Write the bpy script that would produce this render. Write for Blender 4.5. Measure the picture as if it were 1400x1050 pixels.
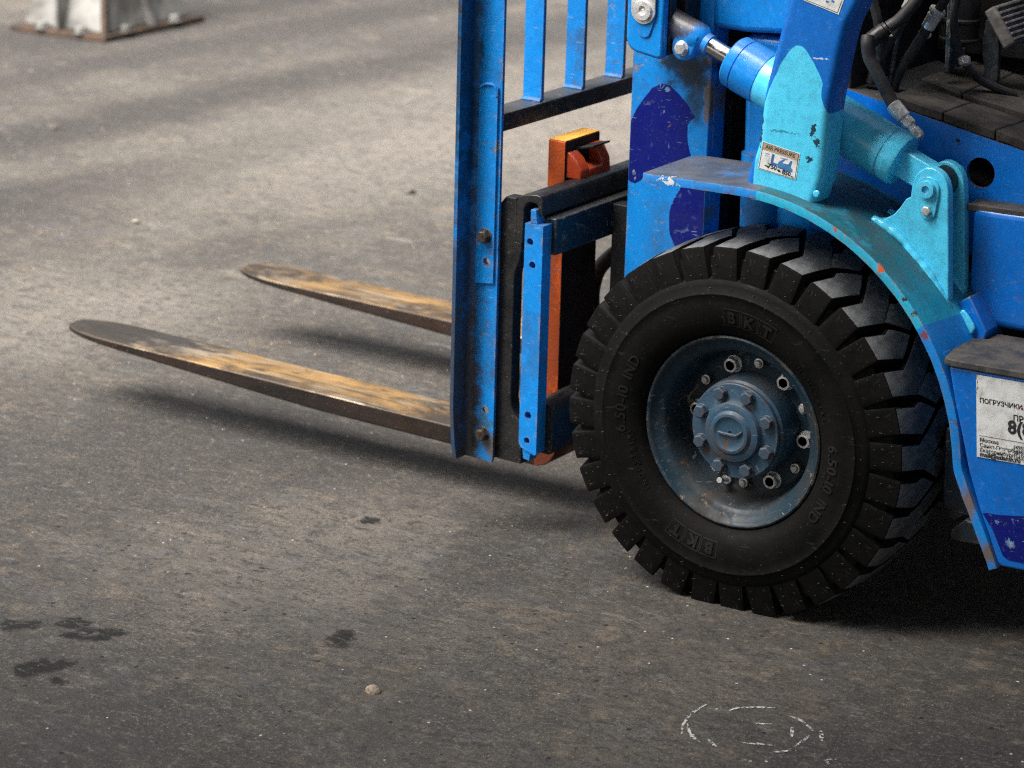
import bpy, bmesh, math, random
from mathutils import Vector, Matrix, noise as mnoise
from mathutils.geometry import delaunay_2d_cdt
R = math.radians
random.seed(7)
scene = bpy.context.scene
for o in list(bpy.data.objects):
    bpy.data.objects.remove(o, do_unlink=True)
COL = scene.collection

# ------------------------------------------------------------------ camera
cam_d = bpy.data.cameras.new('camera')
cam = bpy.data.objects.new('camera', cam_d)
COL.objects.link(cam)
cam.location = (2.00636, -3.53512, 1.59158)
cam.rotation_euler = (R(90 - 16.9156), 0, R(34.2162))
cam_d.sensor_width = 36.0
cam_d.lens = 98.786
cam_d.clip_start = 0.05
cam_d.clip_end = 400.0
cam_d.dof.use_dof = True
cam_d.dof.focus_distance = 4.15
cam_d.dof.aperture_fstop = 6.0
scene.camera = cam

# ------------------------------------------------------------------ light
SUN_EL, SUN_AZ = 54.0, 258.0        # azimuth of the light source, degrees from +X counter-clockwise
world = bpy.data.worlds.new('World')
scene.world = world
world.use_nodes = True
wn = world.node_tree.nodes
wl = world.node_tree.links
bg = wn['Background']
sky = wn.new('ShaderNodeTexSky')
sky.sky_type = 'NISHITA'
sky.sun_disc = False
sky.sun_elevation = R(SUN_EL)
sky.sun_rotation = R(90 - SUN_AZ)
sky.air_density = 1.0
sky.dust_density = 6.0
sky.ozone_density = 0.6
hs = wn.new('ShaderNodeHueSaturation')
hs.inputs['Saturation'].default_value = 0.30
wl.new(sky.outputs[0], hs.inputs['Color'])
wl.new(hs.outputs[0], bg.inputs['Color'])
bg.inputs['Strength'].default_value = 0.075
sun_d = bpy.data.lights.new('sun', 'SUN')
sun_d.energy = 5.0
sun_d.angle = R(55)
sun_d.color = (1.0, 0.95, 0.88)
sun = bpy.data.objects.new('sun', sun_d)
COL.objects.link(sun)
ce = math.cos(R(SUN_EL))
sdir = Vector((ce * math.cos(R(SUN_AZ)), ce * math.sin(R(SUN_AZ)), math.sin(R(SUN_EL))))
sun.rotation_euler = sdir.to_track_quat('Z', 'Y').to_euler()
sun.location = sdir * 20

vs = scene.view_settings
vs.view_transform = 'Standard'
vs.look = 'None'
vs.exposure = 1.6
vs.gamma = 1.0
vs.use_curve_mapping = False
scene.render.engine = 'CYCLES'
scene.cycles.use_denoising = False      # keep the fine grain of the surfaces
scene.cycles.filter_width = 1.2
scene.cycles.max_bounces = 6
scene.cycles.diffuse_bounces = 3
scene.cycles.glossy_bounces = 3
scene.cycles.transparent_max_bounces = 6

# ------------------------------------------------------------------ node helper
class NT:
    def __init__(self, name):
        self.m = bpy.data.materials.new(name)
        self.m.use_nodes = True
        self.t = self.m.node_tree
        self.n = self.t.nodes
        self.b = self.n['Principled BSDF']
        self.tc = self.n.new('ShaderNodeTexCoord')
        self.co = self.tc.outputs['Object']
    def link(self, a, b):
        self.t.links.new(a, b)
    def put(self, sock, v):
        if hasattr(v, 'is_linked') or hasattr(v, 'links'):
            self.link(v, sock)
        elif isinstance(v, (tuple, list)):
            sock.default_value = (*v, 1.0) if len(v) == 3 and len(sock.default_value) == 4 else v
        else:
            sock.default_value = v
    def noise(self, scale, detail=4, rough=0.6, dist=0.0, vec=None, ch='Fac'):
        n = self.n.new('ShaderNodeTexNoise')
        n.inputs['Scale'].default_value = scale
        n.inputs['Detail'].default_value = detail
        n.inputs['Roughness'].default_value = rough
        n.inputs['Distortion'].default_value = dist
        self.link(vec or self.co, n.inputs['Vector'])
        return n.outputs[ch]
    def vor(self, scale, feature='F1', vec=None, out='Distance', rnd=1.0):
        n = self.n.new('ShaderNodeTexVoronoi')
        n.feature = feature
        n.inputs['Scale'].default_value = scale
        n.inputs['Randomness'].default_value = rnd
        self.link(vec or self.co, n.inputs['Vector'])
        return n.outputs[out]
    def map(self, scale=(1, 1, 1), rot=(0, 0, 0), loc=(0, 0, 0), vec=None):
        n = self.n.new('ShaderNodeMapping')
        n.inputs['Scale'].default_value = scale
        n.inputs['Rotation'].default_value = rot
        n.inputs['Location'].default_value = loc
        self.link(vec or self.co, n.inputs['Vector'])
        return n.outputs[0]
    def ramp(self, fac, a, b, va=0.0, vb=1.0):
        n = self.n.new('ShaderNodeMapRange')
        n.interpolation_type = 'SMOOTHSTEP'
        self.put(n.inputs['Value'], fac)
        n.inputs['From Min'].default_value = a
        n.inputs['From Max'].default_value = b
        n.inputs['To Min'].default_value = va
        n.inputs['To Max'].default_value = vb
        return n.outputs[0]
    def math(self, op, a, b=0.0, c=None):
        n = self.n.new('ShaderNodeMath')
        n.operation = op
        self.put(n.inputs[0], a)
        self.put(n.inputs[1], b)
        if c is not None:
            self.put(n.inputs[2], c)
        return n.outputs[0]
    def mix(self, fac, a, b, mode='MIX'):
        n = self.n.new('ShaderNodeMix')
        n.data_type = 'RGBA'
        n.blend_type = mode
        self.put(n.inputs[0], fac)
        self.put(n.inputs[6], a)
        self.put(n.inputs[7], b)
        return n.outputs[2]
    def sep(self, vec):
        n = self.n.new('ShaderNodeSeparateXYZ')
        self.link(vec, n.inputs[0])
        return n.outputs
    def vadd(self, a, b, s=1.0):
        n = self.n.new('ShaderNodeVectorMath')
        n.operation = 'MULTIPLY_ADD'
        self.link(b, n.inputs[0])
        n.inputs[1].default_value = (s, s, s)
        self.link(a, n.inputs[2])
        return n.outputs[0]
    def dist(self, a, p):
        n = self.n.new('ShaderNodeVectorMath')
        n.operation = 'DISTANCE'
        self.link(a, n.inputs[0])
        n.inputs[1].default_value = p
        return n.outputs['Value']
    def bump(self, h, strength=0.3, dist=0.002, prev=None):
        n = self.n.new('ShaderNodeBump')
        n.inputs['Strength'].default_value = strength
        n.inputs['Distance'].default_value = dist
        self.link(h, n.inputs['Height'])
        if prev is not None:
            self.link(prev, n.inputs['Normal'])
        return n.outputs[0]
    def edge(self, rad=0.004, lo=0.03, hi=0.25):
        """mask of worn edges: how far a rounded normal leaves the true one"""
        bv = self.n.new('ShaderNodeBevel')
        bv.samples = 3
        bv.inputs['Radius'].default_value = rad
        g = self.n.new('ShaderNodeNewGeometry')
        d = self.n.new('ShaderNodeVectorMath')
        d.operation = 'DOT_PRODUCT'
        self.link(bv.outputs[0], d.inputs[0])
        self.link(g.outputs['Normal'], d.inputs[1])
        return self.ramp(self.math('SUBTRACT', 1.0, d.outputs['Value']), lo, hi)
    def upness(self, a=0.55, b=0.9):
        g = self.n.new('ShaderNodeNewGeometry')
        return self.ramp(self.sep(g.outputs['Normal'])[2], a, b)
    def rnd(self):
        return self.n.new('ShaderNodeObjectInfo').outputs['Random']
    def attr(self, name):
        n = self.n.new('ShaderNodeAttribute')
        n.attribute_name = name
        return n.outputs['Fac']
    def done(self, col=None, rough=None, metal=None, normal=None, spec=None):
        i = self.b.inputs
        if col is not None: self.put(i['Base Color'], col)
        if rough is not None: self.put(i['Roughness'], rough)
        if metal is not None: self.put(i['Metallic'], metal)
        if normal is not None: self.link(normal, i['Normal'])
        if spec is not None: i['Specular IOR Level'].default_value = spec
        return self.m

BLUE = (0.0002, 0.245, 0.74)
BLUE2 = (0.0002, 0.155, 0.62)
CYAN = (0.085, 0.66, 0.98)
DEEP = (0.0, 0.006, 0.17)

def paint(name, base, patch=None, grime=0.35, chips=0.5, dust=0.5, wear=0.6, rough=0.33, under=(0.25, 0.22, 0.18), gcol=(0.028, 0.026, 0.024), gs=9.0, teal=None, spec=None, stains=()):
    t = NT(name)
    big = t.noise(3.2, 5, 0.55)
    c = t.mix(t.ramp(big, 0.35, 0.7), base, tuple(v * 0.80 for v in base))
    if patch:
        p2 = t.mix(t.ramp(big, 0.3, 0.7), patch, tuple(v * 0.88 for v in patch))
        wob = t.math('MULTIPLY', t.math('SUBTRACT', t.noise(60, 3), 0.5), 0.0025)
        c = t.mix(t.ramp(t.math('ADD', t.attr('patch'), wob), -0.0006, 0.0006), c, p2)
    mot = t.noise(95, 5, 0.75)
    c = t.mix(t.ramp(mot, 0.44, 0.68, 0, 0.20), c, gcol)
    c = t.mix(t.ramp(mot, 0.44, 0.30, 0, 0.10), c, (0.45, 0.5, 0.52))
    # faint streaks running down the faces
    st = t.noise(22, 4, 0.6, vec=t.map(scale=(1, 1, 0.14)))
    c = t.mix(t.math('MULTIPLY', t.ramp(st, 0.52, 0.8), 0.35 * grime), c, gcol)
    # film of dirt, in clouds
    g1 = t.noise(gs, 8, 0.68, 0.4)
    gm = t.math('MULTIPLY', t.ramp(g1, 0.47, 0.72), grime)
    c = t.mix(gm, c, gcol)
    sp = t.ramp(t.noise(170, 3, 0.55), 0.66, 0.72)
    c = t.mix(t.math('MULTIPLY', sp, 0.55 * grime), c, gcol)
    # chips through to the primer
    region = t.ramp(t.noise(7.0, 4, 0.6), 0.46, 0.60)
    cm = t.math('MULTIPLY', t.ramp(t.noise(48, 6, 0.68, 0.6), 0.595, 0.615), region)
    cm = t.math('MULTIPLY', cm, chips)
    scr = t.noise(34, 2, 0.5, 0.2, vec=t.map(scale=(1.0, 1.0, 9.0), rot=(0.3, 0.5, 0.2)))
    sm = t.math('MULTIPLY', t.ramp(scr, 0.715, 0.73), 0.6 * chips)
    ucol = t.mix(t.ramp(t.noise(40, 3), 0.4, 0.6), under, (0.10, 0.045, 0.018))
    c = t.mix(sm, c, (0.30, 0.42, 0.50))
    c = t.mix(cm, c, ucol)
    if wear > 0:
        em = t.math('MULTIPLY', t.edge(0.007, 0.015, 0.12), t.ramp(t.noise(42, 6, 0.74), 0.46, 0.56))
        c = t.mix(t.math('MULTIPLY', em, wear), c, ucol)
    if dust > 0:
        du = t.math('MULTIPLY', t.upness(0.45, 0.8), t.ramp(t.noise(16, 6, 0.65), 0.15, 0.50))
        dcol = (0.085, 0.076, 0.066)
        if teal:
            dcol = t.mix(t.ramp(t.attr('patch'), -0.004, 0.004), t.mix(t.ramp(t.noise(20, 5), 0.4, 0.65), (0.10, 0.088, 0.074), (0.05, 0.06, 0.07)), t.mix(t.ramp(t.noise(24, 6, 0.7), 0.35, 0.65), teal, (0.035, 0.05, 0.05)))
        c = t.mix(t.math('MULTIPLY', du, dust), c, dcol)
    if stains:
        wvs = {False: t.noise(28, 5, 0.7, ch='Color'), True: t.noise(105, 4, 0.7, 0.5, ch='Color')}
        for ctr, sc_, r_, col_, amt in stains:
            wv = wvs[r_ < .015]
            k_ = 5.0 if r_ < .015 else 2.2
            mp = t.map(scale=sc_, loc=tuple(-a_ * b_ for a_, b_ in zip(ctr, sc_)))
            dd = t.dist(t.vadd(mp, wv, r_ * k_), (r_ * k_ * .5, r_ * k_ * .5, r_ * k_ * .5))
            c = t.mix(t.math('MULTIPLY', t.ramp(dd, r_ * 1.0, r_ * (0.85 if r_ < .015 else 0.45)), amt), c, col_)
    ro = t.math('ADD', t.math('MULTIPLY', gm, 0.5), t.ramp(t.noise(30, 4), 0.2, 0.8, rough - 0.07, rough + 0.1))
    nb = t.bump(t.noise(55, 3, 0.5), 0.10, 0.0015)
    nb = t.bump(t.noise(420, 2, 0.5), 0.12, 0.0006, nb)
    nb = t.bump(t.math('SUBTRACT', 1.0, cm), 0.5, 0.0008, nb)
    return t.done(c, ro, 0.0, nb, spec)

def simple(name, c1, c2, scale=20, rough=(0.4, 0.6), metal=0.0, bump=0.2, bscale=120, bd=0.001, speck=None, a=0.35, b=0.65, spec=None, vec=None):
    t = NT(name)
    v = t.map(scale=vec) if vec else t.co
    n = t.noise(scale, 7, 0.65, 0.3, vec=v)
    c = t.mix(t.ramp(n, a, b), c1, c2)
    if speck:
        c = t.mix(t.math('MULTIPLY', t.ramp(t.noise(190, 3, 0.6), 0.64, 0.70), 0.7), c, speck)
    nb = t.bump(t.noise(bscale, 5, 0.6), bump, bd)
    return t.done(c, t.ramp(t.noise(scale * 1.7, 4), 0.3, 0.7, rough[0], rough[1]), metal, nb, spec)

M = {}
M['blue'] = paint('blue_paint', BLUE, grime=0.42, chips=0.8, wear=0.8)
M['blue_dirty'] = paint('blue_paint_dirty', BLUE, grime=0.85, chips=0.9, dust=0.8, gs=7)
M['blue_clean'] = paint('blue_paint_clean', BLUE, grime=0.15, chips=0.12, dust=0.3, wear=0.25, rough=0.27)
M['column'] = paint('mast_rail_paint', BLUE, grime=0.50, chips=0.9, wear=0.9, stains=[((-.205, .20, .800), (1, .3, .75), .055, (0.006, 0.012, 0.012), .85), ((-.19, .20, .755), (1.6, .3, .6), .040, (0.012, 0.022, 0.020), .7), ((-.165, .20, .74), (2.2, .3, .5), .022, (0.16, 0.12, 0.07), .9), ((-.17, .20, .56), (1.6, .3, 1), .018, (0.12, 0.11, 0.09), .7)])
M['post'] = paint('post_paint', BLUE, grime=0.55, chips=0.9, dust=0.7, wear=0.9, stains=[((-.526, .068, .25), (1.6, .3, .14), .024, (0.11, 0.10, 0.092), .85), ((-.527, .068, .145), (1.3, .3, .6), .022, (0.12, 0.105, 0.095), .9), ((-.487, .068, .150), (1, .3, .8), .022, (0.10, 0.092, 0.085), .95), ((-.500, .068, .19), (1, .3, .8), .014, (0.05, 0.10, 0.11), .8), ((-.541, .04, .30), (1, .3, .10), .045, (0.035, 0.036, 0.038), .8), ((-.524, .05, .80), (1, .3, .10), .030, (0.004, 0.018, 0.035), .8)])  # last dark teal entry paints shade on the flange's rear face
M['rodend'] = paint('rod_end_paint', BLUE, grime=0.8, chips=0.6, wear=0.6, stains=[((-.16, .13, .885), (1, .5, 1.3), .055, (0.045, 0.034, 0.026), .95), ((-.21, .13, .87), (1, .4, .6), .035, (0.008, 0.008, 0.009), .95)])
M['royal'] = paint('royal_blue_paint', BLUE2, grime=0.2, chips=0.25, dust=0.9, wear=0.3, rough=0.25)
M['cyan'] = paint('cyan_paint', CYAN, grime=0.28, chips=0.22, dust=0.12, wear=0.35, rough=0.22)
M['deep'] = paint('deep_blue_paint', DEEP, grime=0.15, chips=0.8, dust=0.0, wear=0.0, rough=0.42, under=(0.25, 0.45, 0.65), spec=0.25)
M['pillar'] = paint('camouflage_paint', BLUE2, patch=CYAN, grime=0.2, chips=0.25, dust=0.2, wear=0.25, rough=0.30, under=(0.03, 0.035, 0.045), stains=[((.113, .03, .757), (1.2, .3, .8), .0075, (0.01, 0.02, 0.03), .95), ((.117, .03, .738), (1.2, .3, .7), .007, (0.01, 0.02, 0.03), .95), ((.106, .03, .712), (1, .3, 1), .005, (0.01, 0.02, 0.03), .95), ((.0235, .035, .745), (3, .3, .35), .010, (0.012, 0.02, 0.025), .95), ((.060, .03, .748), (.25, .3, 2.5), .006, (0.02, 0.10, 0.14), .6), ((.118, .03, .862), (.30, .3, 2.2), .0035, (0.6, 0.65, 0.7), .9)])
M['fender'] = paint('fender_paint', BLUE, patch=(0.012, 0.42, 0.66), grime=0.45, chips=0.9, dust=0.93, teal=(0.008, 0.075, 0.095), wear=0.95, rough=0.4, under=(0.30, 0.17, 0.10), gcol=(0.018, 0.030, 0.034), gs=11, stains=[((.243, 0, .574), (1.2, 2, 1.2), .0085, (0.62, 0.085, 0.006), .95), ((.300, 0, .515), (1.2, 2, 1.2), .008, (0.10, 0.03, 0.02), .95), ((.317, 0, .488), (1.4, 2, .9), .009, (0.22, 0.04, 0.02), .9), ((.283, 0, .535), (1.5, 3, 1.5), .007, (0.02, 0.012, 0.01), .95), ((-.115, 0, .657), (.7, 2, 1.4), .010, (0.62, 0.60, 0.58), .95), ((.40, 0, .25), (1, 2, .6), .02, (0.17, 0.12, 0.09), .9), ((.437, 0, .18), (1, 2, 1), .022, (0.13, 0.10, 0.08), .95), ((.168, 0, .622), (.8, 2, 1.6), .005, (0.40, 0.06, 0.02), .9)])
M['wheelblue'] = paint('wheel_paint', (0.007, 0.028, 0.047), grime=0.95, chips=0.8, dust=0.25, wear=0.55, rough=0.42, gcol=(0.026, 0.023, 0.020), gs=11, spec=0.35)
M['hubblue'] = paint('hub_paint', (0.022, 0.070, 0.125), grime=0.7, chips=0.8, dust=0.4, wear=0.6, rough=0.5, gcol=(0.032, 0.034, 0.036), gs=20, under=(0.26, 0.19, 0.15))
M['carriage'] = paint('greasy_shaded_blue_paint', (0.001, 0.014, 0.028), grime=0.95, chips=0.7, dust=0.5, wear=0.6, rough=0.4, gcol=(0.008, 0.008, 0.008), gs=6)  # grease, darkened further to paint shade on rear-facing bars
M['orange'] = paint('orange_paint', (0.70, 0.105, 0.007), grime=0.5, chips=0.5, dust=0.0, wear=0.7, rough=0.45, under=(0.05, 0.03, 0.02), stains=[((-.47, .22, .10), (1, .3, 1), .07, (0.050, 0.012, 0.005), .85), ((-.47, .22, .30), (1.4, .3, .35), .06, (0.16, 0.028, 0.005), .7), ((-.47, .22, .46), (1.2, .3, .5), .04, (0.12, 0.025, 0.006), .6)])  # dark entries paint shade on the shank's middle and foot
M['amber'] = paint('worn_amber_paint', (0.92, 0.46, 0.07), grime=0.2, chips=0.3, dust=0.0, wear=0.0, rough=0.5, under=(0.12, 0.06, 0.02))
M['red'] = paint('red_paint', (0.55, 0.055, 0.008), grime=0.4, chips=0.3, dust=0.1, wear=0.6, rough=0.35, under=(0.35, 0.28, 0.22))
M['grease'] = simple('greasy_black_steel', (0.004, 0.004, 0.0045), (0.018, 0.017, 0.016), 14, (0.38, 0.68), 0.0, 0.5, 60, 0.003, speck=(0.10, 0.095, 0.085), b=0.85)
M['black'] = simple('dull_black', (0.003, 0.003, 0.0035), (0.010, 0.0095, 0.009), 18, (0.5, 0.8), 0.0, 0.3)
M['hose'] = simple('black_hose_rubber', (0.010, 0.010, 0.011), (0.030, 0.028, 0.026), 30, (0.5, 0.75), 0.0, 0.2)
M['mat'] = simple('dusty_rubber_mat', (0.010, 0.009, 0.0085), (0.046, 0.039, 0.033), 16, (0.75, 0.95), 0.0, 0.6, 90, 0.002, speck=(0.09, 0.078, 0.066))
M['chrome'] = simple('chromed_rod', (0.55, 0.55, 0.56), (0.42, 0.40, 0.38), 60, (0.10, 0.26), 1.0, 0.05)
M['zinc'] = simple('zinc_steel', (0.82, 0.83, 0.82), (0.45, 0.44, 0.42), 60, (0.25, 0.42), 0.5, 0.12)
M['bolt'] = simple('brown_steel_bolt', (0.16, 0.12, 0.09), (0.05, 0.04, 0.033), 60, (0.35, 0.6), 0.7, 0.3)
M['socket'] = simple('black_socket', (0.004, 0.004, 0.004), (0.010, 0.009, 0.009), 60, (0.6, 0.8), 0.0, 0.1)
M['pad'] = simple('grey_pedal_rubber', (0.045, 0.042, 0.042), (0.13, 0.125, 0.12), 40, (0.7, 0.9), 0.0, 0.4)
M['pedalarm'] = simple('dark_pedal_steel', (0.008, 0.014, 0.022), (0.03, 0.032, 0.034), 50, (0.4, 0.7), 0.2, 0.4)
M['rust'] = simple('rusty_steel', (0.060, 0.032, 0.018), (0.025, 0.019, 0.015), 24, (0.7, 0.95), 0.1, 0.6, 90, 0.002)
M['rearshade'] = simple('shaded_shank_rear', (0.010, 0.006, 0.005), (0.034, 0.014, 0.008), 22, (0.5, 0.8), 0.0, 0.4)  # near-black tone paints the shade on the fork shank's rear face
M['step'] = simple('worn_step_plate', (0.020, 0.022, 0.025), (0.075, 0.065, 0.056), 22, (0.6, 0.9), 0.0, 0.6, 140, 0.002, speck=(0.14, 0.11, 0.085))
M['stone'] = simple('stone', (0.30, 0.24, 0.17), (0.12, 0.10, 0.085), 90, (0.7, 0.95), 0.0, 0.6, 160, 0.002)
M['stone_dark'] = simple('dark_stone', (0.05, 0.045, 0.04), (0.10, 0.09, 0.08), 90, (0.7, 0.95), 0.0, 0.6, 160, 0.002)
M['grit'] = simple('grit', (0.34, 0.31, 0.27), (0.10, 0.09, 0.08), 4, (0.7, 0.95), 0.0, 0.2)
M['pedestal'] = simple('weathered_white_paint', (0.175, 0.174, 0.166), (0.050, 0.048, 0.044), 6, (0.6, 0.85), 0.0, 0.3, 40, 0.003, speck=(0.10, 0.08, 0.06))
M['ink'] = simple('black_ink', (0.012, 0.012, 0.012), (0.03, 0.03, 0.03), 80, (0.5, 0.6))
M['inkblue'] = simple('blue_ink', (0.02, 0.12, 0.36), (0.05, 0.20, 0.42), 80, (0.5, 0.6))
M['inkred'] = simple('maroon_ink', (0.22, 0.008, 0.02), (0.30, 0.02, 0.03), 80, (0.5, 0.6))
M['tan'] = simple('tan_print', (0.42, 0.31, 0.21), (0.36, 0.27, 0.18), 80, (0.5, 0.6))

def make_sticker_mat(name, tears):
    t = NT(name)
    n = t.noise(28, 7, 0.7, 0.8, vec=t.map(scale=(1.5, 1.0, 0.7)))
    c = t.mix(t.ramp(t.noise(60, 5), 0.4, 0.75), (0.72, 0.74, 0.74), (0.50, 0.50, 0.47))
    c = t.mix(t.math('MULTIPLY', t.ramp(n, 0.60, 0.68), tears), c, (0.16, 0.17, 0.13))
    c = t.mix(t.math('MULTIPLY', t.ramp(t.noise(20, 6, 0.7, 0.5, vec=t.map(loc=(3, 1, 4))), 0.655, 0.675), tears), c, (0.004, 0.10, 0.48))
    return t.done(c, 0.42, 0.0, t.bump(n, 0.25, 0.001))
M['sticker'] = make_sticker_mat('white_sticker', 0.35)
M['sticker_torn'] = make_sticker_mat('scuffed_white_sticker', 0.95)

def make_rubber(name, base, dusty, amt, spec=0.35):
    t = NT(name)
    big = t.noise(9, 6, 0.7, 0.5)
    c = t.mix(t.math('MULTIPLY', t.ramp(big, 0.38, 0.72), amt), base, dusty)
    fine = t.noise(120, 5, 0.7)
    c = t.mix(t.math('MULTIPLY', t.ramp(fine, 0.5, 0.75), amt * 0.5), c, dusty)
    sc = t.noise(16, 3, 0.6, 1.2, vec=t.map(scale=(1, 3, 5), rot=(0.4, 0.7, 0.1)))
    c = t.mix(t.math('MULTIPLY', t.ramp(sc, 0.64, 0.70), 0.22), c, (0.06, 0.057, 0.053))
    spk = t.ramp(t.noise(240, 2, 0.5), 0.715, 0.74)
    c = t.mix(t.math('MULTIPLY', spk, 0.35), c, (0.16, 0.15, 0.14))
    nb = t.bump(t.noise(90, 6, 0.65), 0.35, 0.0015)
    nb = t.bump(t.noise(600, 2, 0.5), 0.25, 0.0004, nb)
    return t.done(c, t.ramp(big, 0.3, 0.7, 0.55, 0.8), 0.0, nb, spec)
M['rubber'] = make_rubber('tyre_rubber', (0.0010, 0.0010, 0.0011), (0.0068, 0.0062, 0.0055), 0.75, 0.14)
M['letter'] = make_rubber('raised_rubber', (0.0055, 0.0052, 0.0050), (0.020, 0.019, 0.0175), 0.8, 0.2)
M['tread'] = make_rubber('worn_tread_rubber', (0.062, 0.067, 0.075), (0.225, 0.230, 0.235), 0.95, 0.3)

def make_fork_metal():
    t = NT('worn_fork_steel')
    x = t.map(scale=(0.55, 1.6, 1.0))
    n1 = t.noise(8, 7, 0.68, 0.8, vec=x)
    c = t.mix(t.ramp(n1, 0.38, 0.62), (0.040, 0.027, 0.016), (0.34, 0.20, 0.070))
    n2 = t.noise(5, 6, 0.65, 0.5, vec=t.map(scale=(0.7, 1.8, 1), loc=(5.3, 2, 1)))
    shine = t.ramp(n2, 0.54, 0.66)
    c = t.mix(t.math('MULTIPLY', shine, 0.65), c, (0.58, 0.48, 0.36))
    n3 = t.noise(30, 6, 0.7, 0.4, vec=t.map(scale=(0.5, 1.5, 1)))
    c = t.mix(t.math('MULTIPLY', t.ramp(n3, 0.55, 0.66), 0.80), c, (0.05, 0.036, 0.025))
    ls = t.noise(60, 4, 0.7, 0.2, vec=t.map(scale=(0.06, 1.6, 1)))
    c = t.mix(t.math('MULTIPLY', t.ramp(ls, 0.53, 0.62), 0.60), c, (0.075, 0.052, 0.034))
    c = t.mix(t.math('MULTIPLY', t.ramp(ls, 0.42, 0.32), 0.4), c, (0.60, 0.52, 0.42))
    tip = t.ramp(t.math('ADD', t.sep(t.co)[0], t.math('MULTIPLY', t.math('SUBTRACT', t.noise(11, 6, 0.7, vec=t.map(scale=(0.5, 1.5, 1))), 0.5), 0.9)), -1.34, -1.16, 0.92, 0.0)   # scorched, oiled tips
    tip = t.math('MULTIPLY', tip, t.ramp(t.sep(t.co)[1], 0.45, 0.65, 1.0, 0.30))
    c = t.mix(t.math('MULTIPLY', tip, t.ramp(t.noise(9, 6, 0.7), 0.05, 0.42)), c, (0.032, 0.026, 0.020))
    ew = t.edge(0.004, 0.02, 0.2)
    c = t.mix(t.math('MULTIPLY', ew, 0.5), c, (0.38, 0.35, 0.31))
    nb = t.bump(t.noise(70, 5, 0.65, vec=t.map(scale=(0.4, 1, 1))), 0.3, 0.0015)
    return t.done(c, t.ramp(n2, 0.4, 0.7, 0.55, 0.34), t.ramp(n2, 0.45, 0.65, 0.25, 0.65), nb)
M['fork'] = make_fork_metal()
M['forkside'] = simple('shaded_fork_flank', (0.006, 0.005, 0.0045), (0.026, 0.013, 0.008), 9, (0.5, 0.75), 0.3, 0.4, 70, 0.002, speck=(0.14, 0.11, 0.08), vec=(0.5, 1, 2.5))  # rusty flank, darkened further to put its shade into the colour

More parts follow.
